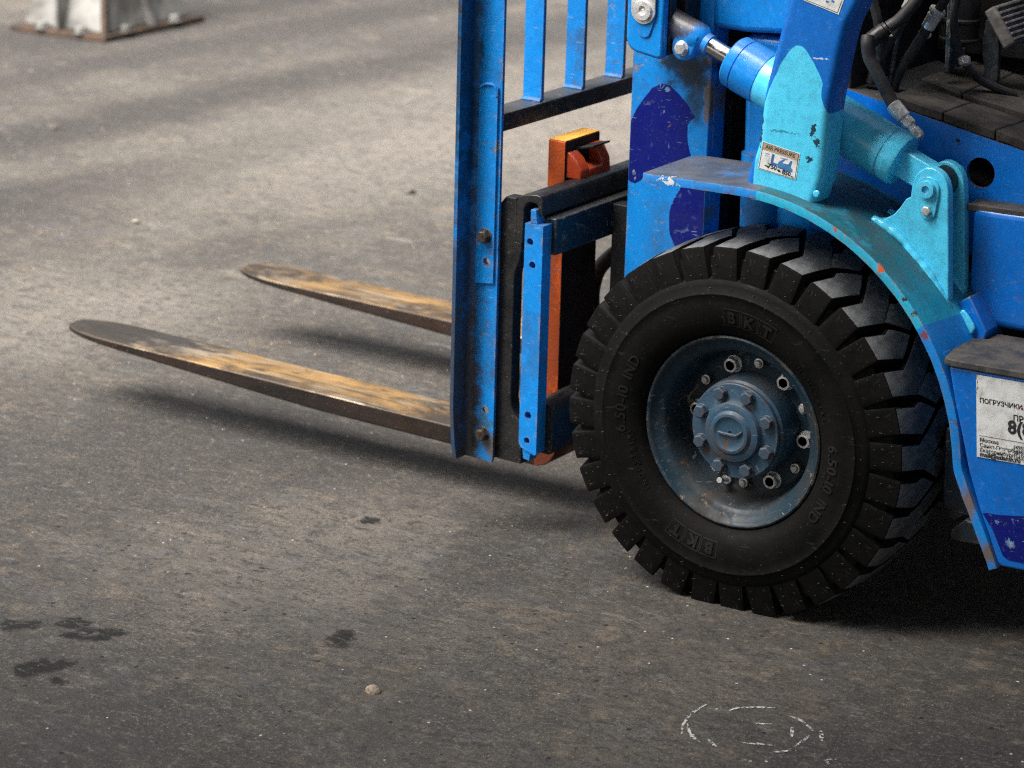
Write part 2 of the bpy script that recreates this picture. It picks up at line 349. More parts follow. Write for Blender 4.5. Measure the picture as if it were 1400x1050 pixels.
STAINS = [(-0.853, -0.673, .012), (-0.835, -0.655, .010), (-0.790, -0.612, .011), (-0.770, -0.612, .008), (-0.7397, -0.6423, .014),
          (-0.722, -0.632, .013), (-0.705, -0.612, .009), (-0.755, -0.655, .009), (-0.715, -0.787, .014), (-0.7024, -0.7614, .016), (-0.690, -0.745, .010),
          (-0.6477, -0.797, .008), (-0.402, -0.4554, .010), (-0.409, -0.440, .009), (-0.4145, -0.4215, .009), (-0.691, 0.0057, .009), (-0.6877, -0.2687, .004)]
def make_ground():
    t = NT('worn_asphalt')
    co = t.co
    warp = t.noise(3.0, 3, 0.6, ch='Color')
    big = t.noise(0.9, 4, 0.6, 0.3)
    mid = t.noise(6.5, 7, 0.70, 0.6)
    c = t.mix(t.ramp(big, 0.36, 0.64), (0.048, 0.044, 0.040), (0.092, 0.082, 0.070))
    c = t.mix(t.math('MULTIPLY', t.ramp(mid, 0.44, 0.66), 0.60), c, (0.040, 0.038, 0.037))
    # ochre and bluish clouds in the dust
    tint = t.noise(13, 5, 0.70, 0.5, ch='Color')
    tc = t.sep(tint)
    c = t.mix(t.math('MULTIPLY', t.ramp(tc[0], 0.52, 0.68), 0.32), c, (0.230, 0.172, 0.115))
    c = t.mix(t.math('MULTIPLY', t.ramp(tc[1], 0.53, 0.68), 0.38), c, (0.092, 0.098, 0.115))
    # soft shade streaks painted as long dark bands across the yard behind the truck
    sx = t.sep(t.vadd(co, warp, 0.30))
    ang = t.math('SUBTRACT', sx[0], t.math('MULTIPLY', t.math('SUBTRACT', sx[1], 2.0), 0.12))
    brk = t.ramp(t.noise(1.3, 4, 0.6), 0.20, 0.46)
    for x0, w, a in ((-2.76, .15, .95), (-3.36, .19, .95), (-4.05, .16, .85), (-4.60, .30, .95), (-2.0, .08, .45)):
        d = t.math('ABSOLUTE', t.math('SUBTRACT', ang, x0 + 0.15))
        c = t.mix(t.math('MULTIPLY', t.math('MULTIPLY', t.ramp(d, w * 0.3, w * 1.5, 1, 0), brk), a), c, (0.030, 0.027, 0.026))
    # drifts of pale dust; dark patches paint shade under forks and at near corners
    dw = t.vadd(t.vadd(co, warp, 0.5), t.noise(12, 5, 0.7, ch='Color'), 0.16)
    for x, y, sx_, sy_, r, col, a in ((-.72, -.22, 1, 1, .40, (0.185, 0.167, 0.143), .42), (-2.05, .72, 1, .8, .42, (0.19, 0.17, 0.146), .48), (-2.3, 2.9, .8, .45, .7, (0.20, 0.18, 0.155), .55),
                                      (-1.25, .12, 1, .6, .32, (0.035, 0.033, 0.032), .65), (.55, -.42, .8, 1, .34, (0.030, 0.029, 0.029), .7), (-.62, -.95, .7, 1, .32, (0.034, 0.032, 0.031), .65), (-.45, .05, 1.6, .5, .22, (0.030, 0.028, 0.027), .6), (-.95, .42, .55, 1, .34, (0.030, 0.028, 0.027), .7), (-1.2, .95, .5, 1, .26, (0.032, 0.030, 0.029), .55)):
        mp = t.map(scale=(sx_, sy_, 0), loc=(-(x + .33) * sx_, -(y + .33) * sy_, 0), vec=dw)
        c = t.mix(t.math('MULTIPLY', t.ramp(t.dist(mp, (0, 0, 0)), r * 1.15, r * 0.25), a), c, col)
    # scrapes along the truck, pale dust in drifts
    sc = t.noise(9, 6, 0.68, 0.4, vec=t.map(scale=(0.45, 1.7, 1)))
    c = t.mix(t.math('MULTIPLY', t.ramp(sc, 0.53, 0.66), 0.42), c, (0.062, 0.059, 0.057))
    c = t.mix(t.math('MULTIPLY', t.ramp(sc, 0.40, 0.30), 0.40), c, (0.27, 0.245, 0.21))
    sm_ = t.noise(34, 7, 0.84, 0.5, vec=t.map(scale=(0.7, 1.3, 1)))
    c = t.mix(t.math('MULTIPLY', t.ramp(sm_, 0.51, 0.60), 0.85), c, (0.040, 0.038, 0.037))
    c = t.mix(t.math('MULTIPLY', t.ramp(sm_, 0.46, 0.36), 0.42), c, (0.20, 0.18, 0.152))
    worn = t.ramp(t.noise(2.4, 4, 0.6, vec=t.map(loc=(4, 4, 0))), 0.40, 0.58, 0.35, 1.0)
    # aggregate
    sp = t.noise(170, 4, 0.80)
    sp2 = t.noise(75, 5, 0.78)
    c = t.mix(t.math('MULTIPLY', t.ramp(sp2, 0.46, 0.36), 0.75), c, (0.030, 0.028, 0.027))
    c = t.mix(t.math('MULTIPLY', t.ramp(sp2, 0.57, 0.67), 0.38), c, (0.26, 0.235, 0.20))
    c = t.mix(t.math('MULTIPLY', worn, t.ramp(sp, 0.56, 0.68, 0, 0.60)), c, (0.33, 0.30, 0.26))
    c = t.mix(t.math('MULTIPLY', worn, t.ramp(sp, 0.46, 0.36, 0, 0.75)), c, (0.028, 0.026, 0.025))
    v = t.n.new('ShaderNodeTexVoronoi')
    v.inputs['Scale'].default_value = 42
    t.link(co, v.inputs['Vector'])
    vc = t.sep(v.outputs['Color'])
    c = t.mix(t.math('MULTIPLY', t.ramp(v.outputs['Distance'], 0.11, 0.06), t.ramp(vc[0], 0.86, 0.90)), c, (0.50, 0.47, 0.42))
    c = t.mix(t.math('MULTIPLY', t.ramp(v.outputs['Distance'], 0.20, 0.11), t.ramp(vc[1], 0.86, 0.90)), c, (0.016, 0.015, 0.014))
    pitn = t.noise(40, 6, 0.74, 0.6, vec=t.map(scale=(0.8, 1.5, 1)))
    pit = t.ramp(pitn, 0.60, 0.68)
    c = t.mix(t.math('MULTIPLY', pit, 0.7), c, (0.040, 0.037, 0.035))
    # tar marks
    w2 = t.vadd(co, t.noise(38, 4, 0.68, ch='Color'), 0.055)
    tm = None
    for x, y, r in STAINS:
        k = t.ramp(t.dist(w2, (x + .0275, y + .0275, .0275)), r * 2.5, r * 1.3)
        tm = k if tm is None else t.math('MAXIMUM', tm, k)
    rag = t.ramp(pitn, 0.36, 0.47)
    tm = t.math('MULTIPLY', tm, rag)
    c = t.mix(t.math('MULTIPLY', tm, 0.95), c, (0.009, 0.008, 0.007))
    h = t.math('ADD', t.math('ADD', t.math('MULTIPLY', sp, 0.55), sp2), pitn)
    h = t.math('SUBTRACT', h, t.math('MULTIPLY', pit, 0.4))
    nb = t.bump(h, 0.8, 0.005)
    return t.done(c, t.ramp(mid, 0.3, 0.7, 0.95, 0.75), 0.0, nb, 0.3)
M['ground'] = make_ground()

def make_chalk():
    t = NT('chalk')
    n = t.noise(170, 4, 0.7)
    tr = t.n.new('ShaderNodeBsdfTransparent')
    mx = t.n.new('ShaderNodeMixShader')
    t.link(t.math('MULTIPLY', t.ramp(n, 0.43, 0.56), 0.70), mx.inputs[0])
    t.link(tr.outputs[0], mx.inputs[1])
    t.done((0.62, 0.62, 0.60), 0.9)
    t.link(t.b.outputs[0], mx.inputs[2])
    t.link(mx.outputs[0], t.n['Material Output'].inputs['Surface'])
    return t.m
M['chalk'] = make_chalk()

# ------------------------------------------------------------------ mesh helpers
TH = R(1.9)
PVX, PVZ = -0.45, 0.10
def mast(v):
    dx, dz = v[0] - PVX, v[2] - PVZ
    return (PVX + dx * math.cos(TH) + dz * math.sin(TH), v[1], PVZ - dx * math.sin(TH) + dz * math.cos(TH))

class MB:
    def __init__(self):
        self.v, self.f, self.m = [], [], []
        self.cur = 0
    def add(self, verts, faces):
        o = len(self.v)
        self.v += [tuple(p) for p in verts]
        self.f += [tuple(i + o for i in f) for f in faces]
        self.m += [self.cur] * len(faces)
        return self
    def mat(self, i):
        self.cur = i
        return self
    def box(self, x0, x1, y0, y1, z0, z1):
        v = [(x, y, z) for z in (z0, z1) for y in (y0, y1) for x in (x0, x1)]
        return self.add(v, [(0, 2, 3, 1), (4, 5, 7, 6), (0, 1, 5, 4), (2, 6, 7, 3), (0, 4, 6, 2), (1, 3, 7, 5)])
    def prism(self, poly, y0, y1, holes=()):
        """outline in X,Z pushed from y0 to y1 (y0 faces the viewer)"""
        a = sum(poly[i][0] * poly[(i + 1) % len(poly)][1] - poly[(i + 1) % len(poly)][0] * poly[i][1] for i in range(len(poly)))
        if a < 0: poly = poly[::-1]
        n = len(poly)
        if not holes:
            v = [(x, y0, z) for x, z in poly] + [(x, y1, z) for x, z in poly]
            f = [tuple(range(n)), tuple(range(2 * n - 1, n - 1, -1))]
            f += [(i, i + n, (i + 1) % n + n, (i + 1) % n) for i in range(n)]
            return self.add(v, f)
        loops = [poly] + [list(h) for h in holes]
        pts, edges, st = [], [], []
        for L in loops:
            s = len(pts); st.append(s)
            pts += [Vector(p) for p in L]
            edges += [(s + i, s + (i + 1) % len(L)) for i in range(len(L))]
        vv, ee, ff, *_ = delaunay_2d_cdt(pts, edges, [], 1, 1e-6)
        def inside(p, L):
            k = False
            for i in range(len(L)):
                (ax, az), (bx, bz) = L[i], L[(i + 1) % len(L)]
                if (az > p[1]) != (bz > p[1]) and p[0] < (bx - ax) * (p[1] - az) / (bz - az) + ax: k = not k
            return k
        keep = []
        for f in ff:
            c = sum((vv[i] for i in f), Vector((0, 0))) / len(f)
            if inside(c, poly) and not any(inside(c, h) for h in holes): keep.append(f)
        m = len(vv)
        v = [(p.x, y0, p.y) for p in vv] + [(p.x, y1, p.y) for p in vv]
        fs = [tuple(f) for f in keep] + [tuple(i + m for i in reversed(f)) for f in keep]
        cnt = {}
        for f in keep:
            for i in range(len(f)):
                e = (f[i], f[(i + 1) % len(f)])
                cnt[e] = 1
        for (a_, b_) in list(cnt):
            if (b_, a_) not in cnt: fs.append((b_, a_, a_ + m, b_ + m))
        return self.add(v, fs)
    def ring(self, p0, p1, r0, r1=None, n=24, cap0=True, cap1=True, rot=0.0):
        p0, p1 = Vector(p0), Vector(p1)
        r1 = r0 if r1 is None else r1
        d = (p1 - p0).normalized()
        a = d.orthogonal().normalized(); b = d.cross(a)
        v = []
        for p, r in ((p0, r0), (p1, r1)):
            for i in range(n):
                t = 2 * math.pi * i / n + rot
                v.append(p + a * (r * math.cos(t)) + b * (r * math.sin(t)))
        f = [(i, (i + 1) % n, (i + 1) % n + n, i + n) for i in range(n)]
        if cap0: f.append(tuple(range(n - 1, -1, -1)))
        if cap1: f.append(tuple(range(n, 2 * n)))
        return self.add(v, f)
    def lathe(self, prof, org, axis, n=64, closed=False):
        """prof: (along axis, radius) list"""
        org = Vector(org); d = Vector(axis).normalized()
        a = d.orthogonal().normalized(); b = d.cross(a)
        v, k = [], len(prof)
        for h, r in prof:
            for i in range(n):
                t = 2 * math.pi * i / n
                v.append(org + d * h + a * (r * math.cos(t)) + b * (r * math.sin(t)))
        f = []
        for j in range(k if closed else k - 1):
            j2 = (j + 1) % k
            for i in range(n):
                f.append((j * n + i, j * n + (i + 1) % n, j2 * n + (i + 1) % n, j2 * n + i))
        if not closed:
            if prof[0][1] > 1e-4: f.append(tuple(range(n - 1, -1, -1)))
            if prof[-1][1] > 1e-4: f.append(tuple(range((k - 1) * n, k * n)))
        return self.add(v, f)
    def tube(self, pts, r, n=14, sub=6):
        P = smooth_path([Vector(p) for p in pts], sub)
        v, f = [], []
        prev = None
        for i, p in enumerate(P):
            d = (P[min(i + 1, len(P) - 1)] - P[max(i - 1, 0)]).normalized()
            a = d.orthogonal().normalized() if prev is None else (prev - d * prev.dot(d)).normalized()
            prev = a; b = d.cross(a)
            rr = r(i / (len(P) - 1)) if callable(r) else r
            v += [p + a * (rr * math.cos(2 * math.pi * k / n)) + b * (rr * math.sin(2 * math.pi * k / n)) for k in range(n)]
        m = len(P)
        for i in range(m - 1):
            f += [(i * n + k, i * n + (k + 1) % n, (i + 1) * n + (k + 1) % n, (i + 1) * n + k) for k in range(n)]
        f += [tuple(range(n - 1, -1, -1)), tuple(range((m - 1) * n, m * n))]
        return self.add(v, f)
    def xf(self, fn, start=0):
        self.v[start:] = [tuple(fn(p)) for p in self.v[start:]]
        return self
    def build(self, name, mats, parent=None, bevel=0.0, seg=2, smooth=35, loc=(0, 0, 0), angle=30):
        me = bpy.data.meshes.new(name)
        me.from_pydata(self.v, [], self.f)
        bm = bmesh.new(); bm.from_mesh(me)
        bmesh.ops.recalc_face_normals(bm, faces=bm.faces)
        bm.to_mesh(me); bm.free()
        for m in (mats if isinstance(mats, (list, tuple)) else [mats]): me.materials.append(M[m])
        me.polygons.foreach_set('material_index', self.m)
        if smooth:
            me.polygons.foreach_set('use_smooth', [True] * len(me.polygons))
            me.set_sharp_from_angle(angle=R(smooth))
        me.update()
        o = bpy.data.objects.new(name, me)
        COL.objects.link(o)
        o.location = loc
        if parent: o.parent = parent
        if bevel:
            b = o.modifiers.new('bevel', 'BEVEL')
            b.width = bevel; b.segments = seg; b.limit_method = 'ANGLE'; b.angle_limit = R(angle)
            b.harden_normals = False
        return o

def smooth_path(P, sub):
    if len(P) < 3 or sub < 2: return P
    out = []
    Q = [P[0] * 2 - P[1]] + P + [P[-1] * 2 - P[-2]]
    for i in range(1, len(Q) - 2):
        a, b, c, d = Q[i - 1:i + 3]
        for k in range(sub):
            t = k / sub
            out.append(0.5 * ((2 * b) + (c - a) * t + (2 * a - 5 * b + 4 * c - d) * t * t + (3 * b - a - 3 * c + d) * t ** 3))
    return out + [P[-1]]

def hexbolt(mb, p, d, af, h, washer=0.0, hole=0.0, rot=0.2):
    p, d = Vector(p), Vector(d).normalized()
    if washer: mb.ring(p, p + d * 0.002, washer, n=24)
    r = af / math.sqrt(3)
    if hole:
        n = 6
        a = d.orthogonal().normalized(); b = d.cross(a)
        k = 24
        outer = [p + d * 0.002 + a * r * math.cos(R(60 * i) + rot) + b * r * math.sin(R(60 * i) + rot) for i in range(6)]
        mb.ring(p, p + d * h * 0.8, r, n=6, rot=rot, cap1=False)
        mb.ring(p + d * h * 0.8, p + d * h, r, r * 0.90, n=6, rot=rot, cap0=False, cap1=False)
        mb.lathe([(h, r * 0.86), (h + 0.0005, hole * 1.12), (h - 0.002, hole), (h - 0.014, hole)], p, d, 24)
        mb.lathe([(h - 0.0002, r * 0.93), (h, r * 0.80)], p, d, 6)
    else:
        mb.ring(p, p + d * h * 0.8, r, n=6, rot=rot, cap1=False)
        mb.ring(p + d * h * 0.8, p + d * h, r, r * 0.86, n=6, rot=rot, cap0=False)
    return mb

def circle(cx, cz, r, n=20, a0=0.0, a1=360.0):
    full = abs(a1 - a0) >= 360
    return [(cx + r * math.cos(R(a0 + (a1 - a0) * i / (n if full else n - 1))), cz + r * math.sin(R(a0 + (a1 - a0) * i / (n if full else n - 1)))) for i in range(n)]

def tag(o, label, cat=None, group=None, kind=None):
    if label: o['label'] = label
    if cat: o['category'] = cat
    if group: o['group'] = group
    if kind: o['kind'] = kind
    return o

def add_attr(o, fn):
    me = o.data
    at = me.attributes.new('patch', 'FLOAT', 'POINT')
    at.data.foreach_set('value', [fn(v.co) for v in me.vertices])

def sdf_poly(poly):
    def fn(x, z):
        d = 1e9; k = False
        for i in range(len(poly)):
            (ax, az), (bx, bz) = poly[i], poly[(i + 1) % len(poly)]
            ex, ez = bx - ax, bz - az
            t = max(0, min(1, ((x - ax) * ex + (z - az) * ez) / (ex * ex + ez * ez)))
            d = min(d, math.hypot(x - ax - ex * t, z - az - ez * t))
            if (az > z) != (bz > z) and x < ex * (z - az) / ez + ax: k = not k
        return d if k else -d
    return fn

def text_verts(s, size, align='LEFT', extrude=0.0, bold=0.0, spacing=1.0):
    cu = bpy.data.curves.new('lettering', 'FONT')
    cu.body = s; cu.size = size; cu.align_x = align; cu.extrude = extrude; cu.offset = bold; cu.resolution_u = 3
    cu.space_character = spacing
    ob = bpy.data.objects.new('lettering', cu)
    COL.objects.link(ob)
    dg = bpy.context.evaluated_depsgraph_get(); dg.update()
    me = bpy.data.meshes.new_from_object(ob.evaluated_get(dg))
    v = [tuple(p.co) for p in me.vertices]; f = [tuple(p.vertices) for p in me.polygons]
    bpy.data.objects.remove(ob, do_unlink=True); bpy.data.curves.remove(cu); bpy.data.meshes.remove(me)
    return v, f

# ================================================================== SETTING
g = MB()
NXg = 60
g.add([(-60, -60, 0), (60, -60, 0), (60, 60, 0), (-60, 60, 0)], [(0, 1, 2, 3)])
ground = tag(g.build('ground', 'ground', smooth=0), 'worn grey asphalt yard with dust, painted bands of shade and tar marks', kind='structure')

# added unseen roof behind the camera, put in to shade the near ground
ed = Vector((-0.75, 0.6614, 0)); al = Vector((0.6614, 0.75, 0))
e0 = ed * -0.75
sr = MB()
c4 = [e0 + al * -14, e0 + al * 14, e0 + al * 14 - ed * 12, e0 + al * -14 - ed * 12]
sr.add([(p.x, p.y, 4.2) for p in c4] + [(p.x, p.y, 4.35) for p in c4], [(0, 3, 2, 1), (4, 5, 6, 7), (0, 1, 5, 4), (1, 2, 6, 5), (2, 3, 7, 6), (3, 0, 4, 7)])
tag(sr.build('shade_roof', 'pedestal', smooth=0), 'added roof out of view that shades the near ground', kind='structure')
# ================================================================== FORKLIFT
fl = bpy.data.objects.new('forklift', None)
COL.objects.link(fl)
fl.empty_display_size = 0.2
tag(fl, 'blue and cyan forklift truck with two worn steel forks and a black lugged front tyre', 'forklift')
WC = (0, 0, 0.28)
TW = 0.175

# ---------------- tyre
def crown(y):
    return 0.2895 + 0.006 * (1 - ((y - TW / 2) / (TW / 2)) ** 2)
half = [(0.020, 0.1500), (0.012, 0.1530), (0.004, 0.1560), (-0.004, 0.1640), (-0.0095, 0.1760), (-0.0125, 0.1920), (-0.0130, 0.2060),
        (-0.0118, 0.2170), (-0.0128, 0.2185), (-0.0128, 0.2200), (-0.0108, 0.2215), (-0.0080, 0.2330), (-0.0045, 0.2410), (0.0020, 0.2440), (0.0055, 0.2620), (0.0085, 0.2735), (0.028, 0.2755), (0.060, 0.2765), (TW / 2, 0.2770)]
prof = half + [(TW - h, r) for h, r in half[-2::-1]]
t = MB().lathe(prof, (0, 0, 0), (0, 1, 0), 160, closed=True)
tyre = t.build('tyre', 'rubber', fl, loc=WC, smooth=50)
tag(tyre, 'black lugged pneumatic front tyre with raised sidewall lettering')

def side_y(r):
    for (h0, r0), (h1, r1) in zip(half, half[1:]):
        if r0 <= r <= r1:
            return h0 + (h1 - h0) * (r - r0) / (r1 - r0)
    return 0

def lug_mesh(name, outline):
    S = 0.29
    bm = bmesh.new()
    top, bot = [], []
    n = len(outline)
    cx = sum(a for a, y in outline) / n; cy = sum(y for a, y in outline) / n
    for a, y in outline:
        top.append(bm.verts.new((R(a) * S, y, 0.2895)))
        da = 0.7 if a > cx else -0.7
        if y < 0.005: bot.append(bm.verts.new((R(a + da * 1.5) * S, -0.0047, 0.2385)))
        elif y > TW - .005: bot.append(bm.verts.new((R(a + da * 1.5) * S, TW + 0.0047, 0.2385)))
        else: bot.append(bm.verts.new((R(a + da) * S, y + (0.004 if y > cy else -0.001), 0.2550)))
    tf = bm.faces.new(top)
    bm.faces.new(bot[::-1])
    for i in range(n):
        j = (i + 1) % n
        sf = bm.faces.new((top[i], bot[i], bot[j], top[j]))
        if not (outline[i][1] < .005 and outline[j][1] < .005): sf.material_index = 2  # lighter lug walls paint the light from above into the colour
    bmesh.ops.recalc_face_normals(bm, faces=bm.faces)
    tf.material_index = 1
    edges = [e for e in bm.edges if any(v.co.z > 0.288 for v in e.verts)]
    bmesh.ops.bevel(bm, geom=edges, offset=0.0022, segments=2, profile=0.55, affect='EDGES', clamp_overlap=True)
    lo = min(v.co.x for v in bm.verts); hi = max(v.co.x for v in bm.verts)
    k = int((hi - lo) / (R(2.5) * S)) + 1
    for i in range(1, k):
        bmesh.ops.bisect_plane(bm, geom=bm.verts[:] + bm.edges[:] + bm.faces[:], plane_co=(lo + (hi - lo) * i / k, 0, 0), plane_no=(1, 0, 0))
    for yy in (0.03, 0.06, 0.09, 0.12, 0.15):
        bmesh.ops.bisect_plane(bm, geom=bm.verts[:] + bm.edges[:] + bm.faces[:], plane_co=(0, yy, 0), plane_no=(0, 1, 0))
    for v in bm.verts:
        th = v.co.x / S; y = v.co.y; r = v.co.z
        if r > 0.27: r += (crown(y) - 0.2895) * (r - 0.27) / 0.0195
        r += 0.0008 * mnoise.noise(Vector((th * 40, y * 60, 3)))
        v.co = (r * math.cos(th), y, r * math.sin(th))
    bmesh.ops.recalc_face_normals(bm, faces=bm.faces)
    me = bpy.data.meshes.new(name)
    bm.to_mesh(me); bm.free()
    me.materials.append(M['rubber']); me.materials.append(M['tread']); me.materials.append(M['letter'])
    for p in me.polygons: p.use_smooth = True
    me.set_sharp_from_angle(angle=R(32))
    return me
LA = [(0.45, 0), (-1.3, .05), (5.2, .118), (6.6, .150), (7.2, TW), (0.2, TW), (-0.3, .150), (-3.4, .130), (-10.4, .066), (-7.65, 0)]
LB = [(0.45, 0), (-1.6, .048), (-0.7, .062), (-1.3, .072), (-5.3, .114), (-11.0, .060), (-7.75, 0)]
LF = [(a - 4.5, TW - y) for a, y in LB]
kinds = [lug_mesh('tread_lug', LA), lug_mesh('tread_lug', LB), lug_mesh('tread_lug', LF)]
for k in range(16):
    for me, off in zip(kinds, (0, -11.1, 0)):
        o = bpy.data.objects.new('tread_lug', me)
        COL.objects.link(o)
        o.parent = tyre
        o.rotation_euler = (0, -R(73.9 - 22.5 * k + off + random.uniform(-.25, .25)), 0)

# raised sidewall lettering
def arc_text(mb, s, size, r, a_mid, ext=0.0011, bold=0.0, spread=1.0, flip=False):
    """letters set along a circle on the outer sidewall, tops away from the hub"""
    gl = []
    for ch in s:
        if ch == ' ':
            gl.append((None, size * 0.35)); continue
        v, f = text_verts(ch, size, extrude=ext, bold=bold)
        xs = [p[0] for p in v] or [0]
        gl.append(((v, f, min(xs)), max(xs) - min(xs)))
    gap = size * 0.16 * spread
    tot = sum(w for _, w in gl) + gap * (len(gl) - 1)
    pos = -tot / 2
    for item, w in gl:
        if item:
            v, f, x0 = item
            out = []
            for px, py, pz in v:
                rr = r + py - size * 0.35
                ang = R(a_mid) - (pos + px - x0) / r
                out.append((rr * math.cos(ang), side_y(rr) - 0.0001 - (pz + ext) * 0.5, rr * math.sin(ang)))
            mb.add(out, f)
        pos += w + gap
def letters(*a, **k):
    lt = MB()
    arc_text(lt, *a, **k)
    lt.build('sidewall_lettering', 'letter', tyre, smooth=0)
letters('INDUSTRIAL', 0.0105, 0.1745, 33, spread=3.2)
letters('6.50-10 IND', 0.0235, 0.1835, -15, ext=0.0014, bold=0.0003, spread=0.9)
letters('6.50-10 IND', 0.0235, 0.1870, 168, ext=0.0014, bold=0.0003, spread=0.9)
letters('INDUSTRIAL', 0.0105, 0.1745, -157, spread=3.2)
letters('14 PR', 0.009, 0.1700, -14, spread=1.5)
letters('MADE IN INDIA', 0.006, 0.1690, -163, spread=1.5)
def badge(amid):
    for k, ch in enumerate('BKT'):
        mb = MB()
        a = amid - (k - 1) * 9.4
        arc_text(mb, ch, 0.024, 0.1865, a, ext=0.0014, bold=0.0011)
        for (r0, r1, a0, a1) in ((0.1985, 0.2002, -4.3, 4.3), (0.1730, 0.1746, -4.3, 4.3), (0.1730, 0.2002, -4.5, -4.0), (0.1730, 0.2002, 4.0, 4.5)):
            N = 8
            vv = []
            for dy in (0.0012, -0.0012):
                for i in range(N + 1):
                    for rr in (r0, r1):
                        an = R(a + a0 + (a1 - a0) * i / N)
                        vv.append((rr * math.cos(an), side_y(rr) + dy, rr * math.sin(an)))
            B = 2 * (N + 1)
            ff = []
            for i in range(N):
                q = 2 * i
                ff += [(B + q, B + q + 1, B + q + 3, B + q + 2), (q, q + 2, B + q + 2, B + q), (q + 1, B + q + 1, B + q + 3, q + 3)]
            ff += [(0, B, B + 1, 1), (2 * N, 2 * N + 1, B + 2 * N + 1, B + 2 * N)]
            mb.add(vv, ff)
        mb.build('sidewall_badge', 'letter', tyre, smooth=0)
badge(78.5)
badge(-107)
# little moulding hairs on shoulder and sidewall
hb = MB()
for rr, cnt in ((0.2485, 64), (0.262, 64), (0.276, 64), (0.2195, 40), (0.229, 40)):
    for i in range(cnt):
        if random.random() < 0.25: continue
        a = 2 * math.pi * (i + random.uniform(-.2, .2)) / cnt
        y = side_y(rr) if rr < 0.24 else -0.0054 + (rr - 0.24) * 0.108
        p = Vector((rr * math.cos(a), y, rr * math.sin(a)))
        hb.ring(p, p + Vector((random.uniform(-.002, .002), -random.uniform(.002, .0045), random.uniform(.000, .003))), 0.0006, 0.0004, n=5)
hairs = hb.build('vent_hairs', 'tread', tyre, smooth=0)
hairs['kind'] = 'stuff'

# ---------------- rim and hub
rp = [(0.020, 0.1500), (0.011, 0.1522), (0.0075, 0.1515), (0.0060, 0.1490), (0.0068, 0.1462), (0.0105, 0.1435), (0.0150, 0.1400), (0.0190, 0.1340), (0.0215, 0.1290),
      (0.0260, 0.1255), (0.0400, 0.1215), (0.0580, 0.1180), (0.0690, 0.1150), (0.0745, 0.1100), (0.0755, 0.1040), (0.0750, 0.0800), (0.0770, 0.0500), (0.0950, 0.0500), (0.0950, 0.1250), (0.140, 0.13), (0.155, 0.15), (0.02, 0.1502)]
rim = MB().lathe(rp, (0, 0, 0), (0, 1, 0), 128, closed=True).build('rim', 'wheelblue', fl, loc=WC, smooth=40)
tag(rim, 'dark blue pressed steel rim with a deep dish')
def on_wheel(a, r, y):
    return (r * math.cos(R(a)), y, r * math.sin(R(a)))
for k in range(6):
    nb = MB().mat(0)
    hexbolt(nb, (0, 0, 0), (0, -1, 0), 0.0215, 0.0150, washer=0.0135, hole=0.0068, rot=R(random.uniform(0, 60)))
    nb.mat(1).ring((0, 0.002, 0), (0, -0.004, 0), 0.0066, n=16)
    nut = nb.build('rim_nut', ['zinc', 'socket'], rim, smooth=30)
    nut.location = on_wheel(112 - 59.3 * k, 0.0945, 0.0755)
    sb = MB()
    hexbolt(sb, (0, 0, 0), (0, -1, 0), 0.0170, 0.0090, washer=0.0105, rot=R(random.uniform(0, 60)))
    sb.mat(1).lathe([(0.004, 0.0052), (0.0135, 0.0052), (0.0150, 0.0042), (0.0155, 0.0)], (0, 0, 0), (0, -1, 0), 16)
    st = sb.build('wheel_stud', ['wheelblue', 'zinc'], rim, smooth=30)
    st.location = on_wheel(83 - 59.6 * k, 0.0985, 0.0755)
    st2 = MB().lathe([(0.0, 0.0078), (0.0105, 0.0078), (0.011, 0.0062), (0.0100, 0.0055)], (0, 0, 0), (0, -1, 0), 20).build('stud_collar', 'zinc', rim)
    st2.location = on_wheel(83 - 59.6 * k, 0.0985, 0.0755)
vb = MB().tube([(0, 0, 0), (0, -.012, .001), (0.002, -.022, .004)], 0.0036, 10)
vb.ring((0.002, -.021, .004), (0.0025, -.029, .0062), 0.0045, n=10)
vb.ring((0, 0.002, 0), (0, -.003, 0), .008, n=16)
vs_ = vb.build('valve_stem', 'zinc', rim)
vs_.location = on_wheel(-113, 0.108, 0.072)

hp = [(0.080, 0.0800), (0.0450, 0.0790), (0.0300, 0.0775), (0.0275, 0.0750), (0.0265, 0.0735), (0.0245, 0.0735), (0.0238, 0.0752), (0.0185, 0.0752), (0.0168, 0.0738), (0.0165, 0.0530), (0.0150, 0.0490), (0.0095, 0.0472), (0.0070, 0.0455), (0.0060, 0.0420), (0.0050, 0.0370), (0.0052, 0.0355), (0.0030, 0.0335),
      (0.0005, 0.0310), (0.0, 0.0270), (0.0020, 0.0235), (0.0032, 0.0180), (0.0030, 0.0040), (0.0045, 0.0025), (0.0065, 0.0015), (0.0065, 0.0)]
hub = MB().lathe(hp, (0, 0, 0), (0, 1, 0), 96).build('hub', 'hubblue', fl, loc=WC, smooth=35)
tag(hub, 'dusty blue drive hub with a ring of eight bolts')
for k in range(8):
    hb_ = MB()
    hexbolt(hb_, (0, 0, 0), (0, -1, 0), 0.0190, 0.0105, washer=0.0115, rot=R(random.uniform(0, 60)))
    o = hb_.build('hub_bolt', 'hubblue', hub, bevel=0.0007, smooth=30)
    o.location = on_wheel(23 + 45 * k, 0.0620, 0.0168)
lg = MB()
N = 14
for i in range(N):      # raised bar across the cap
    pass
lg.prism([(-.021, -.0018), (-.012, -.0035), (.012, -.0035), (.022, .0045), (.021, .0075), (.011, .0005), (-.012, .0010), (-.020, .0022)], -0.0008, 0.006)
lg.build('cap_rib', 'hubblue', hub, bevel=0.001)

